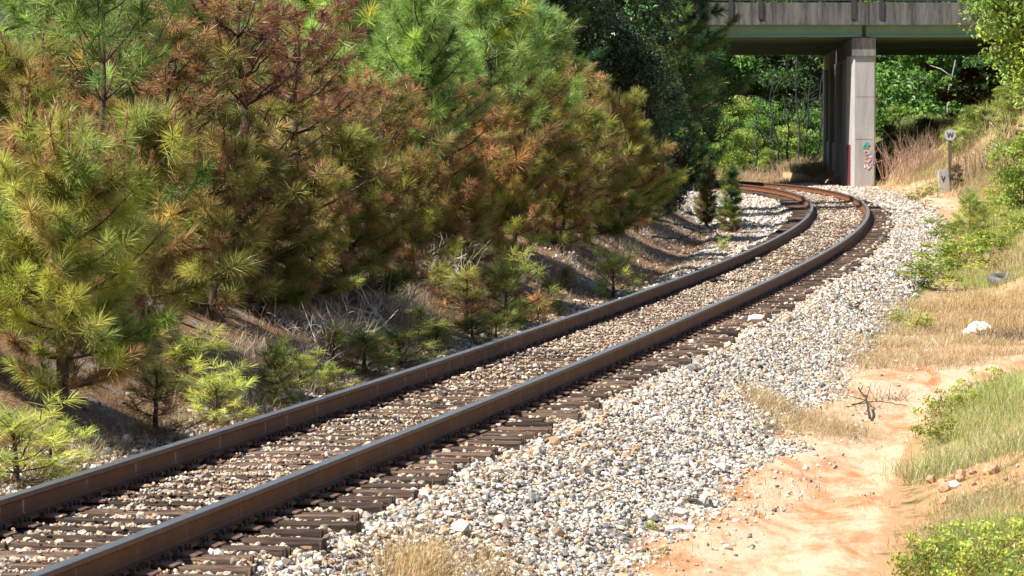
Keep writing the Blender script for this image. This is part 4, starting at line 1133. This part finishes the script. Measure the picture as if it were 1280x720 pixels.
plant('shrub_green', 1125, 192, 90, label='bright leafy sapling just right of the bridge pier')
plant('shrub_lime', 920, 206, 158, label='round lime green shrub under the bridge, behind the two small pines')
plant('shrub_lime', 880, 204, 165, label='pale green shrub left of the round lime one under the bridge')
plant('shrub_green', 945, 212, 150, label='mid green shrub right of the round lime one under the bridge')
plant('shrub_green', 855, 198, 150, label='green shrub beside the dark bronze shrub, seen under the bridge')
plant('shrub_lime', 960, 208, 185, label='small lime shrub at the foot of the bare trunks under the bridge')
TB = 'thin dark trunks under the bridge'
for i, (u, d, h_, kd) in enumerate(((880, 216, 3.4, 'shrub_green'), (915, 222, 4, 'shrub_lime'), (950, 226, 3.5, 'shrub_green'), (985, 214, 2.6, 'shrub_lime'), (1012, 222, 3, 'shrub_green'), (1040, 214, 3, 'shrub_green'), (900, 236, 4.5, 'shrub_green'), (970, 240, 4, 'shrub_lime'))):
    plant(kd, u, d, None, h_, 'leafy undergrowth shrub among the woodland trunks under the bridge', 'undergrowth shrubs under the bridge')
def bare_tree(u, d, vtop, label, seed_, group=None, pale=False):
    r = np.random.default_rng(seed_)
    x, y = at(u, d), d; z = gz(x, y); h = z_of(vtop, d) - z
    root = tag(empty('bare_tree', (x, y, z)), label, 'tree', group)
    m = MB()
    q = np.linspace(0, 1, 8)
    P = np.stack([np.cumsum(r.normal(0, .14, 8)), np.cumsum(r.normal(0, .14, 8)), q * h], 1); P[0] = (0, 0, -.3)
    m.tube(P, np.linspace(.08, .02, 8), 6); m.build('trunk', M['dead_wood' if pale else 'burnt_wood'], root, True)
    for k in range(7):
        f = r.uniform(.3, .95); p0 = P[int(f * 7)]; a = r.uniform(0, 2 * pi); L = r.uniform(.5, 1.4)
        e = np.array([cos(a) * L, sin(a) * L, L * r.uniform(.2, .9)])
        b_ = MB(); b_.tube([p0, p0 + e * .5 + [0, 0, .1], p0 + e], [.035, .025, .008], 4); b_.build('limb', M['dead_wood' if pale else 'burnt_wood'], root, True)
for i, (u, vt) in enumerate(((947, 120), (962, 100), (975, 90), (985, 120), (996, 70), (1008, 95), (1017, 85))):
    bare_tree(u, 204 + (i * 7) % 13, vt, 'thin dark leafless trunk among the woodland under the bridge, left of the pier', 70 + i, TB)
bare_tree(1180, 190, 75, 'thin pale dead trunk right of the pier under the bridge', 90, None, True)

# ---- right bank
plant('gum', 1292, 104, -190, label='sunlit green tree hanging over the right end of the bridge', rz=1.0)
plant('shrub_lime', 1285, 100, 160, h=2.3, label='dense green bush at the right picture edge beside the tall dry weeds')
plant('shrub_pink', 1232, 166, 85, label='pinkish brown dying shrub below the right end of the bridge', wide=1.4)
plant('shrub_pink', 1252, 160, 70, h=1.5, label='dull brown withered shrub against the far bridge end', wide=1.2)
def bush(kind, u, v, h, label, wide=1.0):
    x, y = hit(u, v)
    if kind == 'shrub_young': wide *= 1.5
    return plant(kind, 0, 0, None, h, label, xy=(x, y), wide=wide)
bush('shrub_lime', 1150, 158, 1.76, 'yellow-green spreading shrub on the bank right of the pier', 1.2)
bush('shrub_lime', 1178, 150, 1.35, 'vivid green low shrub on the bank above the round sign')
bush('shrub_lime', 1205, 140, 1.49, 'pale yellow-green shrub above the sign on the upper bank', 1.3)
bush('shrub_lime', 1112, 182, 1.0, 'pale green shrub touching the right side of the pier')
bush('shrub_lime', 1238, 130, 1.49, 'olive green shrub on the upper right bank among dry weeds')
bush('shrub_lime', 1262, 150, 1.35, 'lime shrub on the upper bank beside the dense green bush')
bush('shrub_lime', 1222, 172, 1.22, 'pale lime bush on the bank right of the round sign', 1.2)
bush('shrub_lime', 1135, 135, 1.89, 'fresh green shrub at the top of the bank right of the pier')
bush('shrub_lime', 1118, 163, 1.3, 'lime shrub high beside the pier, above the pale green one')
bush('shrub_green', 1158, 176, 1.0, 'fresh green shrub behind the pinkish thicket, left of the sign board', 1.3)
bush('shrub_lime', 1200, 192, 1.0, 'low lime bush on the bank just right of the sign board', 1.4)
bush('shrub_lime', 1256, 182, 1.1, 'wide lime bush on the upper bank left of the dense green bush', 1.3)
bush('sap_green', 1213, 292, .95, 'upright bright green pine seedling on the right verge below the sign', 1.0)
bush('shrub_young', 1185, 303, .6, 'low yellow-green bush left of the upright green seedling', 1.2)
bush('shrub_young', 1240, 275, .7, 'leafy green bush on the right slope above the upright seedling')
bush('shrub_young', 1195, 345, .8, 'yellow-green bush at the gravel edge, biggest of the right verge', 1.3)
bush('shrub_young', 1160, 362, .6, 'yellow-green bush left of the biggest one at the gravel edge', 1.2)
bush('shrub_young', 1240, 326, .7, 'bright green bush right of the biggest one, above the tyre', 1.2)
bush('shrub_young', 1218, 318, .5, 'green bush behind the biggest yellow-green one on the right verge', 1.1)
bush('shrub_young', 1275, 300, .7, 'round lime bush at the right picture edge on the slope', 1.1)
bush('weed', 1145, 415, .38, 'yellow-green weed with reddish stems in the dry grass left of the white bag', 1.3)
bush('weed', 1125, 408, .30, 'small yellow-green weed at the gravel edge beside the dry grass', 1.1)
bush('weed', 1145, 252, .5, 'low green tuft on the orange clay near the pier', 1.5)
bush('weed', 1168, 246, .55, 'low olive tuft on the clay left of the sign foot', 1.2)
bush('shrub_dark', 1196, 240, .95, 'dark shaded weed at the foot of the round sign', .8)
bush('weed', 1252, 255, .8, 'tall green weed on the right slope below the dry stems', 1.2)
for i, (u, v) in enumerate(((1180, 720), (1225, 716), (1262, 712), (1205, 745), (1245, 742), (1282, 740), (1160, 745))):
    bush('weed', u, v, .36, ('leafy green weed in the lower right corner of the photo'), 1.2)['group'] = 'leafy weeds in the lower right corner'
for i, (u, v) in enumerate(((1170, 560), (1185, 530), (1215, 520), (1240, 500))):
    bush('weed', u, v, .40, ('pale leafy weed standing in the green grass right of the path'), 1.1)['group'] = 'leafy weeds in the grass right of the path'
bush('weed', 818, 668, .1, 'tiny green weed in the gravel beside the white plastic tube')

# ------------------------------------------------------------------ dead brush
GREYT = np.array([(.56, .50, .42), (.42, .36, .30), (.64, .58, .49), (.30, .24, .19)])
TANT = np.array([(.50, .36, .20), (.40, .27, .15), (.58, .45, .28)])
PINKT = np.array([(.40, .26, .19), (.34, .22, .16), (.46, .32, .23)])
DKT = np.array([(.06, .05, .045), (.10, .08, .065), (.16, .12, .09)])
def deadbrush(u, v, n, h, rad, cols, label, sd, width=.006, lean=.6, cat='dead brush', name='dead_brush', group=None):
    x, y = hit(u, v)
    if 880 < u < 1030 and v > 210: x, y = at(u, 191 + sd % 3), 191.0 + sd % 3
    o = brush(name, sd, n, h, rad, cols, width, 'tinted', lean)
    o.location = (x, y, gz(x, y)); tag(o, label, cat, group); return o
deadbrush(395, 425, 260, .6, 1.0, GREYT, 'pale grey tangle of dead brush on the left bank, above the thin brown sapling', 1, .005, .9)
deadbrush(455, 385, 220, .6, .9, GREYT, 'grey dead brush right behind the pale fallen log', 2, .005, .9)
deadbrush(545, 345, 80, .7, .8, GREYT, 'leaning grey twigs under the mid stand of pines', 3, .006, .9)
deadbrush(370, 450, 90, .35, .7, GREYT, 'low grey dead twigs beside the shaded brown slope', 4, .005, 1.0)
deadbrush(12, 560, 40, .45, .25, GREYT, 'bleached bare twigs behind the seedling in the lower left corner', 5, .004, .6)
deadbrush(720, 320, 60, .5, .7, DKT, 'blackened burnt twigs on the slope left of the lone yellow sapling', 6, .006, .9)
deadbrush(790, 345, 16, .7, .15, TANT, 'single tan dead weed on the burnt slope right of the lone yellow sapling', 7, .005, .35)
deadbrush(850, 262, 110, .8, 1.1, GREYT, 'greyish brush pile on the bank left of the two small dark pines', 8, .008, .8)
deadbrush(868, 240, 120, 1.0, 1.2, PINKT, 'brown dry brush beneath the bronze-leaved shrub', 9, .008, .6)
deadbrush(1135, 222, 190, 1.5, 1.5, PINKT, 'pinkish brown thicket of dead stems right of the pier', 10, .007, .35)
deadbrush(1160, 216, 150, 1.7, 1.4, PINKT, 'pinkish brown thicket of dead stems just left of the sign', 11, .007, .3)
deadbrush(1215, 225, 70, 1.6, 1.3, PINKT * .8, 'brown standing dead stalks right of the sign', 12, .009, .15)
deadbrush(1238, 222, 60, 1.8, 1.3, TANT, 'tall tan dead stalks on the bank toward the right picture edge', 13, .009, .15)
deadbrush(1262, 205, 70, 1.9, 1.3, TANT, 'tall straw-coloured weeds beside the dense green bush', 14, .008, .2)
deadbrush(1258, 425, 130, .42, .55, DKT * 1.6, 'dark tangled dead vines right of the white bag', 15, .005, 1.2)
deadbrush(1265, 345, 80, .35, .5, DKT * 1.6, 'dark dead twigs piled behind the grey tyre', 16, .006, 1.2)
deadbrush(1110, 500, 45, .22, .4, DKT * 1.5, 'dark dry twigs at the edge of the clay path', 17, .004, 1.1)
deadbrush(528, 712, 3, .62, .12, TANT * .8, 'tall brown seed stalk rising from straw grass at the bottom edge', 18, .004, .25)
deadbrush(990, 612, 16, .12, .25, TANT * .7, 'short brown stubble on the left side of the clay path', 19, .004, .5)
deadbrush(970, 222, 260, 1.1, 2.6, PINKT * 1.3, 'broad brown dead thicket beyond the rails under the bridge', 20, .010, .5)
deadbrush(1008, 220, 260, 1.5, 2.6, PINKT * .85, 'brown dead thicket against the far pier columns', 21, .010, .5)
deadbrush(900, 215, 220, 1.2, 2.6, TANT * .8, 'tan dead weeds below the round lime shrub under the bridge', 22, .010, .4)

# ------------------------------------------------------------------ grasses (nobody could count them)
def patch(poly_px, n, hmin, hmax, cols, width, lean, seed_, clump=0.5, V=[], F=[], C=[], ldir=None):
    r = np.random.default_rng(seed_)
    us = [p[0] for p in poly_px]; vs = [p[1] for p in poly_px]
    W3 = np.array([hit(u, v) for u, v in poly_px])
    # sample inside the ground polygon
    lo, hi = W3.min(0), W3.max(0)
    out = np.empty((0, 2))
    while len(out) < n:
        p = r.uniform(lo, hi, (n * 4, 2))
        ins = np.zeros(len(p), bool); j = len(W3) - 1
        for i in range(len(W3)):
            a, b = W3[i], W3[j]
            ins ^= ((a[1] > p[:, 1]) != (b[1] > p[:, 1])) & (p[:, 0] < (b[0] - a[0]) * (p[:, 1] - a[1]) / (b[1] - a[1] + 1e-12) + a[0])
            j = i
        p = p[ins]
        dens = np.clip(.5 + clump * 3.2 * fbm(p[:, 0] * 1.3 + seed_, p[:, 1] * .9, 3), .02, 1)
        p = p[r.random(len(p)) < dens]
        out = np.concatenate([out, p])
        if len(p) == 0: break
    p = out[:n]
    p = p + r.normal(0, 1, p.shape) * [.12, .45] * (p[:, 1:2] / 40) ** .7
    h = r.uniform(hmin, hmax, len(p)) * (1 + .6 * fbm(p[:, 0] * 1.3 + seed_, p[:, 1] * .9, 3))
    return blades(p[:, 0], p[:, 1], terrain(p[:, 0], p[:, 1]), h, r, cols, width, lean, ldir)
def grass_obj(name, label, patches, cat='grass'):
    VV, FF, CC, k = [], [], [], 0
    for q in patches:
        V, F, C = patch(*q)
        VV.append(V); FF.append(F + k); CC.append(C); k += len(V)
    o = mesh_obj(name, np.concatenate(VV), np.concatenate(FF), M['grass'], None, np.concatenate(CC))
    return tag(o, label, cat, None, 'stuff')
STRAW = np.array([(.58, .46, .27), (.50, .36, .18), (.66, .56, .37), (.42, .28, .13)])
GRN = np.array([(.22, .32, .06), (.30, .38, .08), (.38, .40, .13), (.16, .26, .06)])
PALEG = np.array([(.40, .43, .16), (.50, .48, .22), (.32, .38, .12), (.58, .52, .30)])
GOLD = np.array([(.66, .48, .22), (.56, .38, .16), (.72, .58, .34), (.46, .29, .12)])
LIME = np.array([(.34, .42, .10), (.42, .47, .13), (.26, .36, .08), (.48, .48, .2)])
grass_obj('dry_grass', 'straw coloured dry grass between the gravel and the right bank', [
    ([(1040, 428), (1120, 402), (1200, 410), (1280, 395), (1290, 446), (1190, 460), (1070, 462)], 14000, .05, .16, STRAW, .006, 1.7, 1, .8),
    ([(1110, 385), (1200, 360), (1290, 355), (1290, 405), (1150, 412), (1100, 400)], 11000, .06, .20, STRAW, .006, 1.5, 2, .8),
    ([(1150, 400), (1200, 380), (1290, 370), (1290, 420), (1180, 415)], 3000, .15, .35, GOLD, .006, .8, 32, .9),
    ([(920, 480), (980, 505), (1050, 530), (1095, 550), (1000, 558), (950, 530)], 4600, .03, .16, STRAW, .005, 2.2, 3, .8),
    ([(930, 490), (985, 520), (1000, 545), (955, 530)], 350, .10, .22, GOLD, .005, .8, 33, .6),
    ([(500, 722), (540, 700), (600, 700), (640, 718), (650, 735), (480, 740)], 1500, .06, .26, GOLD, .004, .8, 4, .6),
    ([(440, 735), (480, 690), (600, 690), (680, 735)], 1600, .03, .12, GOLD, .004, 1.5, 34, .6),
    ([(840, 690), (900, 610), (960, 575), (985, 590), (930, 650), (880, 715)], 420, .02, .08, GOLD, .004, 1.4, 36, .9),
    ([(925, 640), (1000, 600), (1010, 618), (940, 655)], 130, .05, .13, GOLD * .7, .005, .4, 37, .9),
    ([(1080, 600), (1150, 590), (1170, 640), (1140, 720), (1090, 700)], 380, .02, .08, STRAW, .004, 1.5, 38, .9),
    ([(1030, 470), (1100, 470), (1110, 545), (1060, 540)], 1300, .03, .12, GOLD, .004, 1.5, 35, .8),
    ([(1180, 310), (1240, 260), (1290, 240), (1290, 350), (1200, 350)], 12000, .10, .30, STRAW, .008, 1.0, 5, .8),
    ([(1095, 232), (1180, 232), (1230, 255), (1290, 235), (1290, 190), (1200, 205), (1110, 218)], 13000, .12, .45, STRAW, .012, .8, 6, .6),
    ([(1110, 205), (1180, 150), (1290, 110), (1290, 200), (1190, 205)], 3000, .3, .8, np.concatenate([STRAW, PALEG]), .014, .5, 7, .8),
    ([(1130, 690), (1180, 640), (1290, 600), (1290, 660), (1150, 720)], 5000, .05, .16, np.concatenate([STRAW, PALEG]), .004, 1.4, 8, .6),
    ([(880, 225), (1020, 226), (1024, 205), (890, 205)], 9000, .3, .7, STRAW * .8, .02, .8, 9),
    ([(1120, 225), (1170, 195), (1230, 185), (1290, 190), (1290, 235), (1230, 245), (1150, 236)], 11000, .15, .5, np.concatenate([STRAW, PINKT * 1.2, LIME]), .010, .7, 40, .5),
    ([(1060, 250), (1160, 262), (1120, 236), (1090, 234)], 3000, .06, .2, STRAW, .01, .9, 10),
    ([(150, 500), (300, 470), (520, 420), (640, 380), (640, 340), (500, 360), (350, 430), (250, 440)], 12000, .05, .22, np.concatenate([STRAW * .8, GREYT * 1.2]), .004, 1.5, 11, .7),
    ([(0, 600), (150, 540), (300, 490), (450, 440), (640, 395), (640, 410), (450, 470), (250, 535), (60, 600)], 6000, .06, .24, np.concatenate([STRAW * .9, GREYT, PALEG * .7]), .004, 1.1, 39, .8),
    ([(640, 370), (760, 340), (860, 300), (850, 270), (760, 300), (640, 340)], 5000, .05, .2, GREYT, .006, 1.5, 12, .7)])
grass_obj('green_grass', 'pale green grass on the right bank beside the clay path', [
    ([(1125, 600), (1150, 565), (1180, 520), (1230, 490), (1290, 470), (1290, 575), (1220, 600), (1160, 612)], 9500, .05, .26, PALEG, .005, 1.3, 21, .8),
    ([(1150, 560), (1200, 510), (1290, 470), (1290, 540), (1190, 570)], 1500, .16, .36, LIME, .005, .7, 28, .8),
    ([(1150, 725), (1190, 685), (1240, 665), (1295, 650), (1295, 760), (1140, 760)], 9000, .06, .22, LIME, .005, .8, 22, .5),
    ([(1180, 360), (1230, 300), (1290, 290), (1290, 345)], 7000, .10, .3, LIME, .007, .9, 23, .9),
    ([(1200, 300), (1240, 250), (1290, 215), (1290, 300)], 11000, .12, .4, LIME, .010, .8, 24, .8),
    ([(870, 222), (950, 222), (940, 190), (870, 190)], 6000, .3, .8, PALEG * .8, .03, .6, 25),
    ([(1105, 200), (1150, 160), (1200, 140), (1290, 105), (1290, 175), (1200, 180), (1150, 190)], 26000, .3, .85, LIME, .014, .7, 26, .9),
    ([(800, 700), (840, 690), (830, 712), (790, 716)], 250, .03, .09, PALEG, .004, .9, 27)])

# ------------------------------------------------------------------ small things
def rock(name, u, v, size, col, label, cat='stone', sd=0, stretch=(1, 1, 1)):
    r = np.random.default_rng(sd); x, y = hit(u, v)
    v0, f0 = ico()
    V = v0 * r.uniform(.75, 1.15, (12, 1)) * size / 2 * np.array(stretch)
    o = mesh_obj(name, V, f0, M['stone'], None, np.tile(col, (12, 1)))
    o.location = (x, y, gz(x, y) + size * .22 * stretch[2]); o.rotation_euler = (0, 0, r.uniform(0, 6)); return tag(o, label, cat)
# fallen needles and twigs on the left bank
NDL = np.array([(.30, .15, .06), (.40, .24, .11), (.20, .10, .05), (.48, .34, .2)])
VV, FF, CC, k = [], [], [], 0
for (s0, s1, n_, w_) in ((12, 45, 42000, .0045), (45, 85, 26000, .007)):
    ss, tt = rng.uniform(s0, s1, n_), -np.abs(rng.normal(0, 1.7, n_)) - 1.9
    ok = rng.random(n_) < np.clip(.55 + 2.2 * fbm(ss * .5, tt * .7), .05, 1)
    xx, yy = track_xy(ss[ok], tt[ok])
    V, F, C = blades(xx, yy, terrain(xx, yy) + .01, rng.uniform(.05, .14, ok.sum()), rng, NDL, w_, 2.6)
    VV.append(V); FF.append(F + k); CC.append(C); k += len(V)
o = mesh_obj('pine_litter', np.concatenate(VV), np.concatenate(FF), M['grass'], None, np.concatenate(CC))
tag(o, 'brown fallen pine needles covering the left bank under the stand', 'litter', None, 'stuff')
# pale rock lying on the end of the ties
xr, yr = hit(945, 411)
r_ = np.random.default_rng(5); v0, f0 = ico()
o = mesh_obj('rock', v0 * r_.uniform(.8, 1.1, (12, 1)) * np.array([.13, .10, .075]), f0, M['stone'], None, np.where(v0[:, 2:3] > -.1, [[.85, .83, .8]], [[.55, .33, .16]]))  # tint paints in a lit white top and a shaded tan underside
sr, tr_ = to_st(xr, yr); o.location = (xr, yr, float(np.interp(sr[0], TS, TZ)) - .2 + .06)
tag(o, 'large white rock, underside painted tan for shade, resting on the tie ends beside the outer rail', 'stone')
rock('rock', 1194, 612, .14, (.8, .78, .74), 'white rock among clods at the foot of the green grass', sd=2, stretch=(1.2, 1, .7))
rock('rock', 1108, 384, .1, (.25, .22, .2), 'dark stone on the far gravel edge', sd=3)
rock('rock', 875, 612, .13, (.3, .29, .29), 'large dark grey stone at the lower edge of the gravel', sd=4, stretch=(1.2, 1, .8))
CL = 'clay clods below the green grass'
for i in range(26):
    u, v = rng.uniform(1165, 1285), 0
    v = 612 - (u - 1165) * .30 + rng.uniform(-8, 36)
    rock('clay_clod', u, v, rng.uniform(.05, .13), np.array((.50, .30, .18)) * rng.uniform(.7, 1.2), 'orange clay clod at the foot of the green grass right of the path', 'clod', 200 + i)['group'] = CL
# plastic bag
def bag(u, v):
    x, y = hit(u, v); r = np.random.default_rng(4)
    n, m_ = 22, 12
    a = np.linspace(0, 1, n); b = np.linspace(0, 1, m_)
    V = np.array([((i - .5) * .46, (j - .5) * .3, .10 * np.sin(pi * i) ** .5 * np.sin(pi * j) ** .6 * (.4 + .9 * i) * (1 + 1.6 * vnoise(np.array([i * 5.]), np.array([j * 4.]))[0]) + .055 * vnoise(np.array([i * 13.]), np.array([j * 10.]))[0] + .008 * r.normal()) for i in a for j in b])
    F = [(i * m_ + j, (i + 1) * m_ + j, (i + 1) * m_ + j + 1, i * m_ + j + 1) for i in range(n - 1) for j in range(m_ - 1)]
    Vb = V.copy(); Vb[:, 2] = -.01
    V = np.concatenate([V, Vb]); k = n * m_
    F += [tuple(k + q for q in f[::-1]) for f in F]
    o = mesh_obj('plastic_bag', V, F, M['white_plastic'], None, None, False)
    o.location = (x, y, gz(x, y) + .02); o.rotation_euler = (0, -.25, .35)
    return tag(o, 'crumpled white plastic bag lying in the dry grass', 'bag')
bag(1220, 416)
rock('paper_scrap', 1215, 352, .12, (.8, .8, .8), 'white paper scrap under the yellow-green bushes', 'litter', 8, (1, .8, .5))
# tube
x, y = hit(850, 667); m = MB()
a = np.linspace(0, 2 * pi, 13)[:-1]
m.tube([(-.11, 0, 0), (.11, 0, .0)], [.022, .022], 12)
o = m.build('plastic_tube', M['white_plastic'], None, False); o.location = (x, y, gz(x, y) + .02); o.rotation_euler = (0, 0, .05)
tag(o, 'short white plastic tube at the edge of the clay path', 'tube')
# tyre half sunk in the grass
x, y = hit(1262, 352); m = MB()
ro, rt = .30, .10
V, F = [], []
for i in range(36):
    A = i * 2 * pi / 36
    for j in range(12):
        B = j * 2 * pi / 12
        rr = ro + rt * cos(B) * (1 if cos(B) < .6 else .93); tread = .008 * (i % 2) * (cos(B) > .5)
        V.append(((rr - tread) * cos(A), (rr - tread) * sin(A), rt * .85 * sin(B)))
for i in range(36):
    for j in range(12): F.append((i * 12 + j, ((i + 1) % 36) * 12 + j, ((i + 1) % 36) * 12 + (j + 1) % 12, i * 12 + (j + 1) % 12))
m.add(V, F); o = m.build('old_tyre', M['rubber']); o.location = (x, y + .2, gz(x, y + .2) + .01); o.rotation_euler = (.15, .1, 0)
tag(o, 'dusty grey tyre half hidden in dead twigs at the right picture edge', 'tyre')
# sticks and logs
def stick(pts, R, mat, label, name='fallen_branch', cat='branch', twigs=0, sd=0, lift=0.02, parent=None):
    r = np.random.default_rng(sd)
    W3 = []
    for (u, v, dz) in pts:
        x, y = hit(u, v); W3.append((x, y, gz(x, y) + dz + lift))
    W3 = np.array(W3); c = W3[0].copy()
    q = np.linspace(0, len(W3) - 1, 4 * len(W3)); P = np.stack([np.interp(q, range(len(W3)), W3[:, k]) for k in range(3)], 1) - c
    P[1:-1] += r.normal(0, R * .5, (len(P) - 2, 3))
    m = MB(); m.tube(P, np.linspace(R, R * .5, len(P)), 7)
    for _ in range(twigs):
        i = r.integers(1, len(P) - 1); e = unit(r.normal(size=3) + [0, 0, .5]) * r.uniform(.15, .5)
        m.tube([P[i], P[i] + e * .6, P[i] + e], [R * .4, R * .3, R * .1], 4)
    o = m.build(name, M[mat], None, True); o.location = c
    return tag(o, label, cat)
stick([(452, 393, .16), (472, 412, .14), (494, 432, .10)], .045, 'dead_wood', 'pale bleached log lying in the grey brush on the left bank', 'fallen_log', 'log', 3, 1)
stick([(820, 282, .12), (850, 288, .12), (880, 297, .05), (902, 298, .02)], .035, 'burnt_wood', 'long black fallen branch on gravel left of the two small pines', twigs=8, sd=2)
stick([(815, 300, .05), (850, 303, .06), (872, 296, .12)], .025, 'burnt_wood', 'shorter black branch lying under the long one', twigs=6, sd=3)
stick([(860, 262, .1), (875, 270, .06), (884, 282, .02)], .03, 'dead_wood', 'bleached curved branch on the bank left of the two small pines', twigs=2, sd=4)
stick([(862, 632, .02), (880, 637, .02), (897, 640, .01)], .02, 'burnt_wood', 'flat dark stick at the lower gravel edge', sd=5)
stick([(1088, 528, .02), (1084, 512, .10), (1074, 503, .14)], .016, 'burnt_wood', 'small black burnt snag at the left of the clay path', 'burnt_snag', 'snag', 4, 6)
stick([(1066, 512, .02), (1100, 507, .03), (1135, 512, .02)], .008, 'burnt_wood', 'thin dry twig lying across the path edge', twigs=3, sd=7)
stick([(1262, 195, .3), (1240, 170, .35), (1228, 152, .4)], .03, 'dead_wood', 'pale dead branch leaning on the right bank', twigs=3, sd=8)
stick([(1105, 205, .3), (1118, 170, .9), (1138, 130, 1.8)], .05, 'burnt_wood', 'dark leaning dead limb right of the pier', twigs=6, sd=9)
# amber bottle in the gravel
x, y = hit(580, 660); m = MB()
m.tube([(0, 0, 0), (.10, 0, 0), (.13, 0, 0), (.15, 0, .0), (.20, 0, .0)], [.03, .03, .022, .013, .013], 12)
o = m.build('glass_bottle', M['amber_glass'], None, True); o.location = (x, y, gz(x, y) + .035); o.rotation_euler = (0, .1, 2.2)
tag(o, 'brown glass bottle lying in the gravel near the tie ends', 'bottle')

# round trackside sign on its post, and the concrete marker beside it
xs_, ys_ = at(1187, 126), 126.0
zs = gz(xs_, ys_)
sg = tag(empty('trackside_sign', (xs_, ys_, zs)), 'round white sign with a black W on a dark post right of the bridge', 'sign')
ztop = z_of(162, 126) - zs
m = MB(); m.box(-.055, .055, -.05, .05, -.4, ztop + .02); m.build('post', M['post_wood'], sg)
zc = z_of(168.5, 126) - zs; R = .20
m = MB(); an = np.linspace(0, 2 * pi, 17)[:-1] + pi / 16
m.prism([(R * cos(a), zc + R * sin(a)) for a in an], -.075, -.053); bd = m.build('board', M['white_board'], sg)
m = MB()
for a, b in (((-.10, .09), (-.055, -.09)), ((-.055, -.09), (0, .07)), ((0, .07), (.055, -.09)), ((.055, -.09), (.10, .09))):
    a, b = np.array(a), np.array(b); d = b - a; L = np.hypot(*d); nn = np.array([-d[1], d[0]]) / L * .016
    q = [a - nn, b - nn, b + nn, a + nn]
    m.prism([(p[0], zc + p[1]) for p in q], -.081 - .001 * a[0], -.076)
m.build('letter', M['black_paint'], bd)
xm, ym = at(1180, 125.4), 125.4; zm = gz(xm, ym)
mk = tag(empty('concrete_marker', (xm, ym, zm)), 'stubby leaning concrete marker at the foot of the round sign', 'marker')
m = MB(); hm = z_of(212, 125.4) - zm
m.prism([(-.17, -.4), (.20, -.4), (.17, hm - .06), (.12, hm), (-.17, hm - .02)], -.16, .16); m.build('block', M['concrete'], mk)
m = MB(); m.prism([(-.10, hm * .72), (-.03, hm * .42), (.05, hm * .70), (.02, hm * .72), (-.03, hm * .56), (-.06, hm * .74)], -.168, -.162); m.build('painted_mark', M['black_paint'], mk)
mk.rotation_euler = (0, -.05, 0)

# ------------------------------------------------------------------ drop plant kinds that were never placed
for kname, o in KINDS.items():
    if kname not in used: unlink_tree(o)
    elif '_h' in o: pass
for o in bpy.data.objects:
    if '_h' in o: del o['_h']
